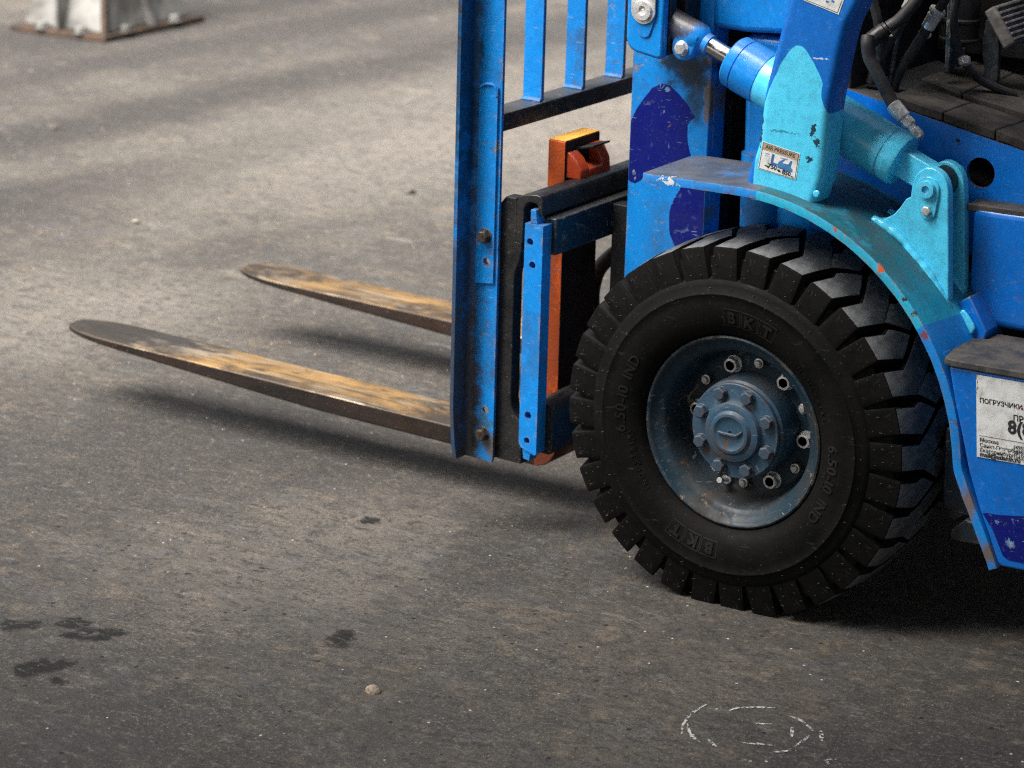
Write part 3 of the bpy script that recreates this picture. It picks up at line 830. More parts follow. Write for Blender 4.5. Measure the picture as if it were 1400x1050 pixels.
# ---------------- fender: a dusty sheet arching over the wheel with a turned-down lip
path = [(-0.159, 0.6645), (-0.12, 0.6645), (-0.08, 0.6645), (-0.04, 0.6645)]
path += [(0.3845 * math.cos(R(a)), 0.28 + 0.3845 * math.sin(R(a))) for a in range(90, 3, -3)]
path += [(0.3850, 0.300), (0.3895, 0.287), (0.4045, 0.252), (0.4210, 0.2185), (0.4430, 0.1700), (0.4480, 0.158)]
P = [Vector((x, 0, z)) for x, z in path]
P = smooth_path(P, 4)
fb = MB()
prof_f = []
v, f = [], []
YB = 0.205
for i, p in enumerate(P):
    d = (P[min(i + 1, len(P) - 1)] - P[max(i - 1, 0)]).normalized()
    nrm = Vector((-d.z, 0, d.x))
    if nrm.dot(p - Vector((0, 0, .28))) < 0: nrm = -nrm
    s = i / (len(P) - 1)
    # front corner is cut off at the inside
    yb = YB if p.x > -0.138 or p.z < .6 else 0.148 + (p.x + 0.159) / 0.021 * 0.010
    if p.x < -0.04 and p.z > .6: yb = min(yb, 0.157)
    lip = 0.0135
    rim_j = 0.0006 * mnoise.noise(Vector((p.x * 60, p.z * 60, 0)))
    sec = [(0.0032, -lip), (0.0, -lip + rim_j), (0.0, -0.0025), (0.0008, -0.0007), (0.0025, 0.0), (0.05, 0.0006), (0.10, 0.0006), (0.15, 0.0006), (yb, 0.0), (yb, -0.004), (0.0034, -0.004)]
    for (y, h) in sec:
        v.append(p + nrm * h + Vector((0, min(y, yb), 0)))
K = 11
for i in range(len(P) - 1):
    for k in range(K):
        k2 = (k + 1) % K
        f.append((i * K + k, i * K + k2, (i + 1) * K + k2, (i + 1) * K + k))
f.append(tuple(range(K - 1, -1, -1))); f.append(tuple(range((len(P) - 1) * K, len(P) * K)))
fb.add(v, f)
fender = fb.build('fender', 'fender', fl, smooth=40)
tag(fender, 'dusty blue and cyan fender with a chipped turned-down lip')
def fpatch(c):
    a = math.degrees(math.atan2(c.z - .28, c.x))
    return min((c.x - 0.036) - 0.2 * c.y, (a - 35.0 + c.y * 12) * 0.0067)
add_attr(fender, fpatch)

# ---------------- overhead guard pillar: rounded hollow section standing on the fender
rows = [(0.640, 0.000, 0.110), (0.652, -0.001, 0.114), (0.668, -0.0015, 0.124), (0.682, -0.0005, 0.1285), (0.700, 0.010, 0.1290), (0.718, 0.0175, 0.1300), (0.740, 0.0208, 0.1312), (0.765, 0.0222, 0.1330),
        (0.7875, 0.0240, 0.1350), (0.83, 0.0335, 0.1425), (0.87, 0.0435, 0.1500), (0.905, 0.0525, 0.1575), (0.93, 0.0590, 0.1660), (0.953, 0.0650, 0.1830), (0.985, 0.073, 0.197), (1.05, 0.089, 0.214), (1.30, 0.150, 0.275), (2.10, 0.345, 0.470)]
dens = []
for (z0, a0, b0), (z1, a1, b1) in zip(rows, rows[1:]):
    n = max(1, int((z1 - z0) / 0.006)) if z0 < 1.0 else 6
    dens += [(z0 + (z1 - z0) * i / n, a0 + (a1 - a0) * i / n, b0 + (b1 - b0) * i / n) for i in range(n)]
dens.append(rows[-1])
def sm(i, k):
    w = [dens[max(0, min(len(dens) - 1, i + j))][k] for j in (-3, -2, -1, 0, 1, 2, 3)]
    return sum(w) / 7
v, f = [], []
PY0, PY1 = 0.030, 0.088
ring0 = None
for i, (z, a, b) in enumerate(dens):
    a, b = sm(i, 1), sm(i, 2)
    rc = 0.012
    ring_ = []
    nx = 24
    for k in range(nx + 1): ring_.append((a + rc + (b - a - 2 * rc) * k / nx, PY0))
    for k in range(1, 7): ring_.append((b - rc + rc * math.sin(R(15 * k)), PY0 + rc - rc * math.cos(R(15 * k))))
    for k in range(1, 5): ring_.append((b, PY0 + rc + (PY1 - PY0 - 2 * rc) * k / 4))
    for k in range(1, 7): ring_.append((b - rc + rc * math.cos(R(15 * k)), PY1 - rc + rc * math.sin(R(15 * k))))
    ring_.append((a + rc, PY1))
    for k in range(1, 7): ring_.append((a + rc - rc * math.sin(R(15 * k)), PY1 - rc + rc * math.cos(R(15 * k))))
    for k in range(1, 4): ring_.append((a, PY1 - rc - (PY1 - PY0 - 2 * rc) * k / 4))
    for k in range(0, 6): ring_.append((a + rc - rc * math.cos(R(15 * k)), PY0 + rc - rc * math.sin(R(15 * k))))
    v += [(x, y + 0.0, z) for x, y in ring_]
    K = len(ring_)
for i in range(len(dens) - 1):
    for k in range(K):
        k2 = (k + 1) % K
        f.append((i * K + k, i * K + k2, (i + 1) * K + k2, (i + 1) * K + k))
f.append(tuple(range(K - 1, -1, -1))); f.append(tuple(range((len(dens) - 1) * K, len(dens) * K)))
pb = MB().add(v, f)
pillar = pb.build('guard_pillar', 'pillar', fl, smooth=40)
tag(pillar, 'blue overhead guard pillar with a cyan camouflage patch')
pp = sdf_poly([(0.010, 0.60), (0.016, 0.70), (0.0255, 0.760), (0.0280, 0.7879), (0.0355, 0.806), (0.0450, 0.8263), (0.0560, 0.850), (0.0660, 0.8655), (0.0730, 0.8735), (0.0800, 0.8778), (0.0880, 0.8775), (0.0960, 0.8720), (0.1050, 0.8600), (0.1145, 0.8458), (0.1205, 0.836), (0.1250, 0.8255), (0.1225, 0.817), (0.1230, 0.8050), (0.1275, 0.793), (0.1330, 0.7820), (0.17, 0.77), (0.17, 0.60)])
add_attr(pillar, lambda c: pp(c.x, c.z))
PF = PY0 - 0.0006
def on_face(pts, y, fn):
    return [fn(x, z, y) for x, z in pts]

def decal(parent, name, corners, items, mats, y, label=None):
    """flat printed sheet on an XZ face; corners: top-left, top-right, bottom-right, bottom-left; items in unit coordinates (0..1)"""
    (x0, z0), (x1, z1), (x2, z2), (x3, z3) = corners
    def uv(u, w, dy=0):
        xt, zt = x0 + (x1 - x0) * u, z0 + (z1 - z0) * u
        xb, zb = x3 + (x2 - x3) * u, z3 + (z2 - z3) * u
        return (xt + (xb - xt) * w, y - dy, zt + (zb - zt) * w)
    d = MB()
    rc = 0.02
    d.add([uv(0, 0), uv(1, 0), uv(1, 1), uv(0, 1)] + [uv(0, 0, -.0004), uv(1, 0, -.0004), uv(1, 1, -.0004), uv(0, 1, -.0004)], [(0, 3, 2, 1), (0, 1, 5, 4), (1, 2, 6, 5), (2, 3, 7, 6), (3, 0, 4, 7)])
    W = math.dist(corners[0], corners[1]); H = math.dist(corners[0], corners[3])
    lev = 0.0002
    for it in items:
        kind, mi = it[0], it[1]
        d.mat(mi)
        lev += 0.00002
        if kind == 'quad':
            _, _, u0, w0, u1, w1 = it
            d.add([uv(u0, w0, lev), uv(u1, w0, lev), uv(u1, w1, lev), uv(u0, w1, lev)], [(0, 3, 2, 1)])
        elif kind == 'poly':
            pts = it[2]
            d.add([uv(u, w, lev) for u, w in pts], [tuple(range(len(pts)))])
        elif kind == 'text':
            _, _, s, u, w, size, align, bold = it
            tv, tf = text_verts(s, size, align, 0.0, bold)
            d.add([uv(u + px / W, w - py / H, lev) for px, py, pz in tv], tf)
    o = d.build(name, mats, parent, smooth=0)
    if label: tag(o, label)
    return o
items = [('quad', 1, .02, .02, .98, .035), ('quad', 1, .02, .965, .98, .98), ('quad', 1, .02, .02, .032, .98), ('quad', 1, .968, .02, .98, .98),
         ('quad', 2, .035, .04, .965, .27), ('text', 1, 'AIR PRESSURE', .5, .205, .0082, 'CENTER', .00022),
         ('poly', 3, [(.30, .32), (.36, .32), (.36, .62), (.46, .62), (.46, .70), (.30, .70)]),
         ('poly', 3, [(.47, .64), (.52, .50), (.62, .38), (.66, .38), (.58, .54), (.75, .52), (.80, .36), (.84, .36), (.82, .60), (.88, .66), (.88, .76), (.50, .76)]),
         ('poly', 3, [(.52, .36), (.72, .34), (.72, .36), (.52, .38)]),
         ('text', 1, '750', .36, .86, .0100, 'CENTER', .0003), ('text', 1, '850', .74, .92, .0095, 'CENTER', .0003),
         ('poly', 1, [(.16, .78), (.24, .80), (.24, .77), (.28, .82), (.24, .87), (.24, .84), (.16, .82)]), ('poly', 1, [(.50, .80), (.56, .81), (.60, .86), (.55, .90), (.50, .86)]),
         ('poly', 1, [(.86, .90), (.93, .90), (.93, .93), (.86, .93)]), ('quad', 3, .12, .36, .24, .38), ('quad', 3, .13, .44, .22, .455)]
decal(pillar, 'pressure_sticker', [(0.0286, 0.7302), (0.0912, 0.7192), (0.0853, 0.6791), (0.0212, 0.6886)], items, ['sticker', 'ink', 'tan', 'inkblue'], PF, 'small white and tan tyre pressure sticker')
items = [('quad', 1, .03, .03, .97, .045), ('quad', 1, .03, .955, .97, .97), ('quad', 1, .03, .03, .04, .97), ('quad', 1, .96, .03, .97, .97)]
for k in range(7):
    items.append(('quad', 2, .10 + .11 * k, .70 + .03 * (k % 3), .16 + .11 * k, .75 + .03 * (k % 3)))
for k in range(6):
    items.append(('quad', 1, .12, .16 + .08 * k, .55 + .3 * random.random(), .19 + .08 * k))
decal(pillar, 'notice_sticker', [(0.0950, 0.9930), (0.1660, 0.9830), (0.1465, 0.9285), (0.0740, 0.9480)], items, ['sticker', 'ink', 'inkblue'], PF, 'white notice sticker with a thin border')
b_ = MB()
b_.lathe([(0, .0055), (.002, .0055), (.0035, .004), (.0038, 0)], (0.1205, PY0 + 0.0005, 0.6630), (0, -1, 0), 20)
b_.build('pillar_screw', 'cyan', pillar)

# ---------------- tilt cylinder bracket: two cyan plates welded to the fender, with pin
out = [(0.2375, 0.6600), (0.2390, 0.6780), (0.2430, 0.6905), (0.2500, 0.7000), (0.2590, 0.7062), (0.2680, 0.7075), (0.2780, 0.7045), (0.2870, 0.6985), (0.2935, 0.6890), (0.2970, 0.6770),
       (0.2985, 0.6500), (0.3022, 0.5859), (0.3063, 0.5038), (0.3020, 0.4960), (0.2830, 0.5280), (0.2650, 0.5500), (0.2440, 0.5700), (0.2253, 0.5900), (0.2010, 0.6050), (0.1775, 0.6145), (0.1790, 0.6180), (0.1970, 0.6220), (0.2110, 0.6300), (0.2210, 0.6420), (0.2300, 0.6560)]
for y0, y1 in ((0.100, 0.1165), (0.1520, 0.1690)):
    o = MB().prism(out, y0, y1).build('cylinder_bracket', 'cyan', fl, bevel=0.0018)
    if y0 < .11: br = o
    tag(o, 'cyan bracket plate welded to the fender' if y0 < .11 else 'inner cyan bracket plate behind the cylinder eye')
    wb = MB()
    wp = [(0.1765, y0 - .002, 0.6150), (0.2010, y0 - .003, 0.6060), (0.2253, y0 - .003, 0.5920), (0.2440, y0 - .003, 0.5720), (0.2650, y0 - .003, 0.5520), (0.2830, y0 - .003, 0.5300), (0.3020, y0 - .002, 0.4990)]
    wq = []
    for x_, y_, z_ in wp:
        k_ = 1 + .0045 / math.hypot(x_, z_ - .28)
        wq.append((x_ * k_, y_, .28 + (z_ - .28) * k_))
    wb.tube(wq, lambda s: 0.0066 + 0.0003 * math.sin(s * 61) + 0.0006 * math.sin(s * 13) + 0.0004 * math.sin(s * 29), 12, 14)
    wb.build('weld_bead', 'cyan', o)
kp = circle(0.2655, 0.6755, 0.0185, 20, 10, 170) + [(0.2475, 0.668)] + circle(0.2670, 0.6430, 0.0125, 14, 190, 350) + [(0.2835, 0.668)]
MB().prism(kp, 0.0965, 0.1005).build('keeper_plate', 'cyan', br, bevel=0.0008)
pn = MB().lathe([(0, .0135), (.005, .0135), (.007, .0125), (.0075, .0062), (.003, .0058), (.003, 0)], (0.2655, 0.0968, 0.6760), (0, -1, 0), 32)
pn.build('pivot_pin', 'cyan', br)
hexbolt(MB(), (0, 0, 0), (0, -1, 0), 0.013, 0.006).build('keeper_bolt', 'zinc', br, bevel=0.0006, smooth=30).location = (0.2665, 0.0966, 0.6440)

# ---------------- tilt cylinder
A = Vector((-0.241, 0.134, 0.8900)); B = Vector((0.2650, 0.134, 0.6790))
ax = (B - A).normalized()
L = (B - A).length
def along(s): return A + ax * s
tc = MB()
tc.lathe([(0, .0395), (.004, .0405), (.236, .0405), (.2375, .0392), (.2400, .0392), (.2415, .0408), (.258, .0408), (.2625, .0385), (.2630, .010)], along(0.222), ax, 64)
cyl = tc.build('tilt_cylinder', 'cyan', fl, smooth=30)
tag(cyl, 'cyan hydraulic tilt cylinder behind the pillar')
# eye block
e = MB()
up = Vector((-ax.z, 0, ax.x))
if up.z < 0: up = -up
ey = []
for dx, dz in [(-.066, .021), (-.02, .021)] + [(.021 * math.sin(R(a)), .021 * math.cos(R(a))) for a in range(0, 181, 15)] + [(-.02, -.021), (-.066, -.021)]:
    p = B + ax * dx + up * dz
    ey.append((p.x, p.z))
e.prism(ey, 0.1195, 0.1490)
e.build('cylinder_eye', 'cyan', cyl, bevel=0.002)
MB().ring((B.x, .1165, B.z), (B.x, .152, B.z), .0235, n=32).build('eye_boss', 'grease', cyl, bevel=.001)
gl = MB().lathe([(0, .020), (.000, .0375), (.003, .0405), (.017, .0405), (.0175, .0390), (.0195, .0390), (.020, .0415), (.060, .0415), (.062, .038)], along(0.172), ax, 64)
gl.build('gland_nut', 'blue_clean', cyl, smooth=30)
MB().ring(along(0.098), along(0.20), 0.0138, n=32).build('piston_rod', 'chrome', cyl)
re = MB()
re.lathe([(0, .023), (.060, .0235), (.075, .0245), (.088, .0235), (.094, .0190), (.097, .0165), (.106, .0165), (.108, .013)], along(0.020), ax, 36)
re.build('rod_end', 'rodend', cyl, bevel=0.0)
cl = []
for dx, dz in [(.074, .012), (.074, -.014)] + [(.094 + .020 * math.cos(R(a)), -.018 + .020 * math.sin(R(a))) for a in range(180, 361, 20)] + [(.114, -.014), (.112, .012)]:
    p = A + ax * dx + up * dz
    cl.append((p.x, p.z))
MB().prism(cl, .1120, .1380).build('rod_clamp', 'rodend', cyl, bevel=.004, seg=3)
pb_ = A + ax * .094 - up * .018
hexbolt(MB(), (0, 0, 0), (0, -1, 0), 0.0180, 0.009, washer=.0118).build('rod_bolt', 'zinc', cyl, bevel=.0007, smooth=30).location = (pb_.x, .1120, pb_.z)

# ---------------- mast: upright rails
def mbox(*a):
    return MB().box(*a).xf(mast)
for y0, y1 in ((0.200, 0.250), (0.80, 0.85)):
    c = MB()
    # channel: outer web and two flanges
    near = y0 < 0.5
    yw0, yw1 = (y0, y0 + .014) if near else (y1 - .014, y1)
    c.box(-.3265, -.1830, yw0, yw1, 0.06, 2.05)
    c.box(-.3265, -.3050, y0 + .0145 if near else y0, y1 if near else y1 - .0145, 0.06, 2.05)
    c.box(-.2045, -.1832, y0 + .0145 if near else y0, y1 if near else y1 - .0145, 0.06, 2.05)
    c.xf(mast)
    o = c.build('mast_rail', 'column', fl, bevel=0.002)
    tag(o, 'tall blue mast rail behind the wheel with deep blue camouflage patches' if near else 'far blue mast rail')
    if near: rail = o
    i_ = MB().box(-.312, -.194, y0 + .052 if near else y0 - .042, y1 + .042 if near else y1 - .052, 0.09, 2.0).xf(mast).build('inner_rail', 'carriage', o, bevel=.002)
MB().box(-.262, -.205, .31, .74, .20, 1.70).xf(mast).build('mast_blackout', 'black', fl, bevel=.003)  # added black slab that darkens the gap between mast and cowl
def imast(x, z):
    dx, dz = x - PVX, z - PVZ
    return (PVX + dx * math.cos(TH) - dz * math.sin(TH), PVZ + dx * math.sin(TH) + dz * math.cos(TH))
def smooth_loop(pts, sub=5):
    n = len(pts); out = []
    for i in range(n):
        a, b, c_, d = (Vector(pts[(i + k) % n]) for k in (-1, 0, 1, 2))
        for k in range(sub):
            t_ = k / sub
            q = 0.5 * ((2 * b) + (c_ - a) * t_ + (2 * a - 5 * b + 4 * c_ - d) * t_ ** 2 + (3 * b - a - 3 * c_ + d) * t_ ** 3)
            out.append((q.x, q.y))
    return out
XL, XR = -.3247, -.1850
def mpatch(pts):
    q = [imast(x, z) for x, z in pts]
    q = [(max(XL, min(XR, x)), z) for x, z in q]
    return MB().prism(q, 0.1994, 0.2006).xf(mast).build('paint_patch', 'deep', rail, smooth=0)
mpatch([(-0.345, 0.6900), (-0.306, 0.6936), (-0.295, 0.714), (-0.2821, 0.7316), (-0.266, 0.751), (-0.2488, 0.7597), (-0.235, 0.7580), (-0.2219, 0.7498), (-0.203, 0.733), (-0.1879, 0.7130), (-0.1960, 0.7065), (-0.2009, 0.6990), (-0.2015, 0.685), (-0.2003, 0.6708), (-0.196, 0.656), (-0.1891, 0.6420), (-0.20, 0.615), (-0.25, 0.612), (-0.2801, 0.6079), (-0.286, 0.600), (-0.2963, 0.5939), (-0.3046, 0.5953), (-0.345, 0.598)])
mpatch([(-0.2080, 0.606), (-0.2121, 0.5952), (-0.2200, 0.583), (-0.2278, 0.5671), (-0.2310, 0.555), (-0.2314, 0.5428), (-0.2312, 0.530), (-0.2296, 0.5191), (-0.2211, 0.5024), (-0.200, 0.487), (-0.150, 0.480), (-0.140, 0.606)])
# mast-side bracket of the tilt cylinder
bo = [(-.2773, 1.03), (-.2773, .8546), (-.2748, .8436), (-.2678, .8356), (-.2578, .8321), (-.2188, .8266), (-.2128, .8286), (-.2106, .8336), (-.2106, 1.03)]
tb = MB().prism(bo, 0.0960, 0.1120).xf(mast).build('tilt_bracket', 'blue_clean', rail, bevel=.005, seg=3)
MB().prism([(x + .002, z + .003) for x, z in bo], 0.1123, 0.1300).xf(mast).build('bracket_spacer', 'grease', rail, bevel=.003)
MB().prism([(x + .004, z + .006) for x, z in bo], 0.1560, 0.1995).xf(mast).build('tilt_bracket', 'grease', rail, bevel=.003)
MB().box(-.299, -.285, .1305, .1558, .84, 1.02).xf(mast).build('bracket_web', 'grease', rail)
kp = circle(-.2448, .8976, .0195, 18, 0, 180) + [(-.2628, .8876)] + circle(-.2433, .8690, .0115, 12, 195, 345) + [(-.2253, .8876)]
MB().prism(kp, .0935, .0965).xf(mast).build('keeper_plate', 'blue_clean', rail, bevel=.001)
q = mast((-.2448, .0936, .9000))
MB().lathe([(0, .0165), (.004, .0165), (.0065, .0150), (.0068, .0075), (.004, .0068), (.003, .003), (.0045, .0015), (.0045, 0)], q, (0, -1, 0), 36).build('pivot_pin', 'zinc', rail)
sh = MB()
sh.prism([(x * 1.0, z) for x, z in circle(-.2448, .9000, .0215, 18, 180, 360)] + [(-.2240, .99), (-.2656, .99)], .0905, .0934).xf(mast)
sh.build('pin_tab', 'zinc', rail, bevel=.0008)

# ---------------- carriage
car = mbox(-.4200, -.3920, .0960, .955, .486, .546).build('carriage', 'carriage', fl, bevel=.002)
tag(car, 'greasy dark blue fork carriage bars between mast and forks')
def lower():
    b = MB()
    pr = [(-.432, .150), (-.432, .226), (-.424, .236), (-.408, .240), (-.394, .236), (-.386, .224), (-.384, .165), (-.392, .150)]
    N_ = 26
    vs2, fs2 = [], []
    for i in range(N_ + 1):
        y = .0965 + .8580 * i / N_
        for x, z in pr:
            k = 0.004 * mnoise.noise(Vector((x * 40, y * 22, z * 40)))
            vs2.append((x + k, y, z + k))
    n_ = len(pr)
    for i in range(N_):
        fs2 += [(i * n_ + k, i * n_ + (k + 1) % n_, (i + 1) * n_ + (k + 1) % n_, (i + 1) * n_ + k) for k in range(n_)]
    fs2 += [tuple(range(n_ - 1, -1, -1)), tuple(range(N_ * n_, (N_ + 1) * n_))]
    return b.add(vs2, fs2).xf(mast)
lower().build('lower_bar', 'grease', car, smooth=60)
side = [(-.4345, .5380), (-.4345, .170), (-.4310, .162), (-.4120, .1560), (-.4030, .1530), (-.4000, .156), (-.4000, .5380)]
hl = [circle(-.4240, .5090, .0060, 16), circle(-.4185, .4715, .0060, 16), circle(-.4180, .2190, .0062, 16), circle(-.4190, .1755, .0056, 16)]
for y0, y1 in ((.0700, .0955), (.9555, .981)):
    o = MB().prism(side, y0, y1, holes=hl).xf(mast).build('side_bar', 'blue', car, smooth=30)
    tag(o, 'blue end bar of the carriage with bolt holes')
    MB().prism([(-.4270, .5385), (-.4270, .5610), (-.4180, .5610), (-.4130, .5385)], y0 + .004, y1).xf(mast).build('hook_lug', 'blue', car, bevel=.001)
    MB().prism([(-.429, .158), (-.427, .142), (-.415, .140), (-.412, .157)], y0 + .003, y1).xf(mast).build('foot_lug', 'blue', car, bevel=.001)
for y0 in (.262, .76):
    mbox(-.3915, -.330, y0, y0 + .028, .20, .54).build('roller_plate', 'grease', car, bevel=.002)
MB().tube([mast(p) for p in [(-.385, .335, .47), (-.405, .338, .452), (-.440, .345, .425), (-.468, .35, .395), (-.482, .355, .355), (-.482, .36, .315), (-.470, .37, .28), (-.45, .39, .26)]], .0130, 14, 6).build('hydraulic_hose', 'hose', fl)

# black side-shift frame: hooked top beam and end plates
ho = [(-.4590, .500), (-.4590, .5650), (-.4570, .5720), (-.4510, .5780), (-.4420, .5810), (-.4200, .5840), (-.4130, .5820), (-.4095, .5760), (-.4080, .5510), (-.4160, .5510), (-.4175, .5640), (-.4215, .5690), (-.4330, .5700), (-.4400, .5660), (-.4440, .5580), (-.4450, .500)]
ss = MB().prism(ho, .0805, .9700).xf(mast).build('side_shift_beam', 'grease', fl, bevel=.0015)
tag(ss, 'black hooked side shift beam over the carriage')
po = [(-.4900, .128), (-.4900, .560), (-.4800, .572), (-.4595, .5725), (-.4595, .5000), (-.4480, .500), (-.4480, .487), (-.4500, .474), (-.4540, .462), (-.4585, .452), (-.4600, .440), (-.4600, .235), (-.4580, .222), (-.4530, .212), (-.4460, .204), (-.4360, .198), (-.4360, .128)]
for y0, y1 in ((.0812, .1060), (.945, .969)):
    MB().prism(po, y0, y1).xf(mast).build('end_plate', 'grease', ss, bevel=.0015)

# ---------------- load backrest
lb = mbox(-.5530, -.5080, .0765, .970, .6680, .6970)
lbo = lb.build('load_backrest', 'carriage', fl, bevel=.0015)  # near-black material paints the shade on the crossbar's rear face
tag(lbo, 'blue load backrest grille with vertical bars')
for mirror in (False, True):
    fy = (lambda y: 1.05 - y) if mirror else (lambda y: y)
    def yy(a, b):
        a, b = fy(a), fy(b)
        return (min(a, b), max(a, b))
    b = MB()
    wo = [(-.5425, 1.25), (-.5425, .1330), (-.5400, .1240), (-.4872, .1235), (-.4850, .130), (-.4850, 1.25)]
    hs_ = [circle(-.5015, .2105, .0062, 16), circle(-.5040, .4630, .0066, 16)]
    b.prism(wo, *yy(.0700, .0760), holes=hs_)
    fo = [(-.5425, 1.25), (-.5425, .205)]
    f0, f1 = yy(.0270, .0700)
    ylo = .027 if not mirror else fy(.027)
    yhi = .0700 if not mirror else fy(.0700)
    vv = []
    for x in (-.5430, -.5362):
        for (y, z) in ((ylo, 1.25), (ylo, .215), (ylo + (yhi - ylo) * .16, .150), (ylo + (yhi - ylo) * .30, .126), (yhi, .126), (yhi, 1.25)):
            vv.append((x, y, z))
    b.add(vv, [tuple(range(6)), tuple(range(11, 5, -1))] + [(i, (i + 1) % 6, (i + 1) % 6 + 6, i + 6) for i in range(6)])
    # inside fillet
    r_ = .009
    fil = [(-.5362, .0700)] + [(-.5362 + r_ - r_ * math.cos(R(a)), .0700 - r_ + r_ * math.sin(R(a))) for a in (0, 15, 30, 45, 60, 75, 90)]
    vv = []
    for z in (.128, 1.25):
        for x, y in fil: vv.append((x, fy(y), z))
    n_ = len(fil)
    b.add(vv, [tuple(range(n_)), tuple(range(2 * n_ - 1, n_ - 1, -1))] + [(i, (i + 1) % n_, (i + 1) % n_ + n_, i + n_) for i in range(n_)])
    o = b.xf(mast).build('side_post', 'post', lbo, smooth=35)
    tag(o, 'blue angle side post of the load backrest, worn to metal at the foot')
    if mirror: continue
    so = [(-.5255, .7470), (-.5225, .7510), (-.4950, .7520), (-.4905, .7480), (-.4905, .4290), (-.5255, .4240)]
    MB().prism(so, .0655, .0702, holes=[circle(-.5040, .4630, .0066, 16)]).xf(mast).build('joint_strip', 'blue', lbo, smooth=30)
    MB().tube([mast((-.524, .067, .745)), mast((-.512, .065, .7525)), mast((-.497, .066, .751)), mast((-.4925, .0665, .735))], .0028, 8, 5).build('weld_bead', 'blue', lbo)
    for x, z, y in ((-.5070, .5055, .0655), (-.5045, .1690, .0700)):
        hb2 = MB()
        hexbolt(hb2, (0, 0, 0), (0, -1, 0), .0185, .0125, rot=.35)
        hb2.ring((0, 0, 0), (0, -.0015, 0), .0125, n=20)
        hb2.build('post_bolt', 'bolt', lbo, bevel=.0008, smooth=30).location = mast((x, y, z))
for y in (.226, .351, .476, .601, .726, .851):
    mbox(-.5500, -.5130, y, y + .0075, .6975, 1.22).build('backrest_bar', 'blue_dirty', lbo, bevel=.0012)
    w_ = MB().tube([mast((-.5490, y - .001, .6985)), mast((-.531, y - .003, .6995)), mast((-.5140, y - .001, .6985))], .004, 8, 4)
    w_.build('weld_bead', 'blue_dirty', lbo)
mbox(-.5480, -.4600, .0765, .970, 1.2205, 1.25).build('top_bar', 'blue_dirty', lbo, bevel=.0015)

# ---------------- forks
def make_fork(y0, y1, first):
    yc = (y0 + y1) / 2; hw = (y1 - y0) / 2
    XH, XT = -.4550, -1.590
    b = MB()
    n = 110
    v, f = [], []
    st = []
    for i in range(n + 1):
        s = i / n
        x = -.500 + (XT + .500) * (1 - (1 - s) ** 1.35)
        w = hw
        dt = x - XT
        if dt < .15: w = hw * (0.18 + 0.82 * max(0, 1 - (1 - dt / .15) ** 2.3) ** .5)
        th = .0340 if x > -.95 else .0340 - (.0340 - .0085) * ((-.95 - x) / (1.590 - .95)) ** 1.15
        st.append((x, w, th))
    for x, w, th in st:
        zt = .1080 + .0006 * mnoise.noise(Vector((x * 9, yc, 0)))
        zb = .1080 - th
        v += [(x, yc - w, zb + .002), (x, yc - w, zt - .002), (x, yc - w + .002, zt), (x, yc + w - .002, zt), (x, yc + w, zt - .002), (x, yc + w, zb + .002), (x, yc + w - .002, zb), (x, yc - w + .002, zb)]
    K = 8
    b.mat(0)
    for i in range(n):
        for k in range(K):
            b.cur = 0 if k in (1, 2, 3) else 1
            k2 = (k + 1) % K
            f = (i * K + k, i * K + k2, (i + 1) * K + k2, (i + 1) * K + k)
            b.f.append(f); b.m.append(b.cur)
    b.v += v
    b.f.append(tuple(range(n * K, (n + 1) * K))); b.m.append(1)
    # heel bend and upright shank
    b.mat(2)
    hp_ = [(-.4995, .108)] + [(-.4995 + .0100 * math.sin(R(a)), .118 - .010 * math.cos(R(a))) for a in (30, 60, 90)] + [(-.4895, .640), (-.4570, .640), (-.4550, .130)] + [(-.4995 + .0445 * math.cos(R(a)), .1185 - .0445 * math.sin(R(a))) for a in (0, 20, 40, 60, 80, 90)]
    nf = len(b.f)
    b.prism(hp_, y0, y1)
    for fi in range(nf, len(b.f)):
        if len(b.f[fi]) == 4 and min(b.v[q_][0] for q_ in b.f[fi]) > -.4575: b.m[fi] = 3  # rear faces take the painted shade
    b.xf(mast)
    o = b.build('fork', ['fork', 'forkside', 'orange', 'rearshade'], fl, smooth=40, bevel=.0012)
    tag(o, 'near fork with a worn golden brown blade and an orange upright shank' if first else 'far fork with a worn golden brown blade')
    MB().box(-.4893, -.4572, y0 + .0015, y1 - .0015, .6404, .6422).xf(mast).build('fork_top_face', 'amber', o, bevel=.0006)
    hk = MB().prism([(-.4568, .580), (-.4568, .622), (-.452, .6240), (-.4380, .6130), (-.4270, .5960), (-.4270, .580)], y0 + .004, y0 + .030).xf(mast)
    hk.build('fork_hook', 'red', o, bevel=.0025)
    hk = MB().prism([(-.4568, .580), (-.4568, .6000), (-.440, .6010), (-.4270, .5950), (-.4270, .580)], y0 + .0305, y0 + .0700).xf(mast)
    hk.build('fork_hook', 'red', o, bevel=.002)
    hk = MB().prism([(-.4568, .580), (-.4568, .6270), (-.4440, .6290), (-.4300, .6050), (-.4270, .580)], y0 + .0705, y1 - .010).xf(mast)
    hk.build('fork_hook', 'red', o, bevel=.002)
    lt_ = MB().prism([(-.455, .622), (-.4250, .6300), (-.4230, .6340), (-.4555, .6265)], y0 + .034, y1 - .02).xf(mast)
    lt_.box(*(-.455, -.435), y0 + .034, y0 + .066, .602, .6245)
    lt_.build('fork_latch', 'socket', o, bevel=.001)
    return o
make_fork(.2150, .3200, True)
make_fork(.7250, .8350, False)

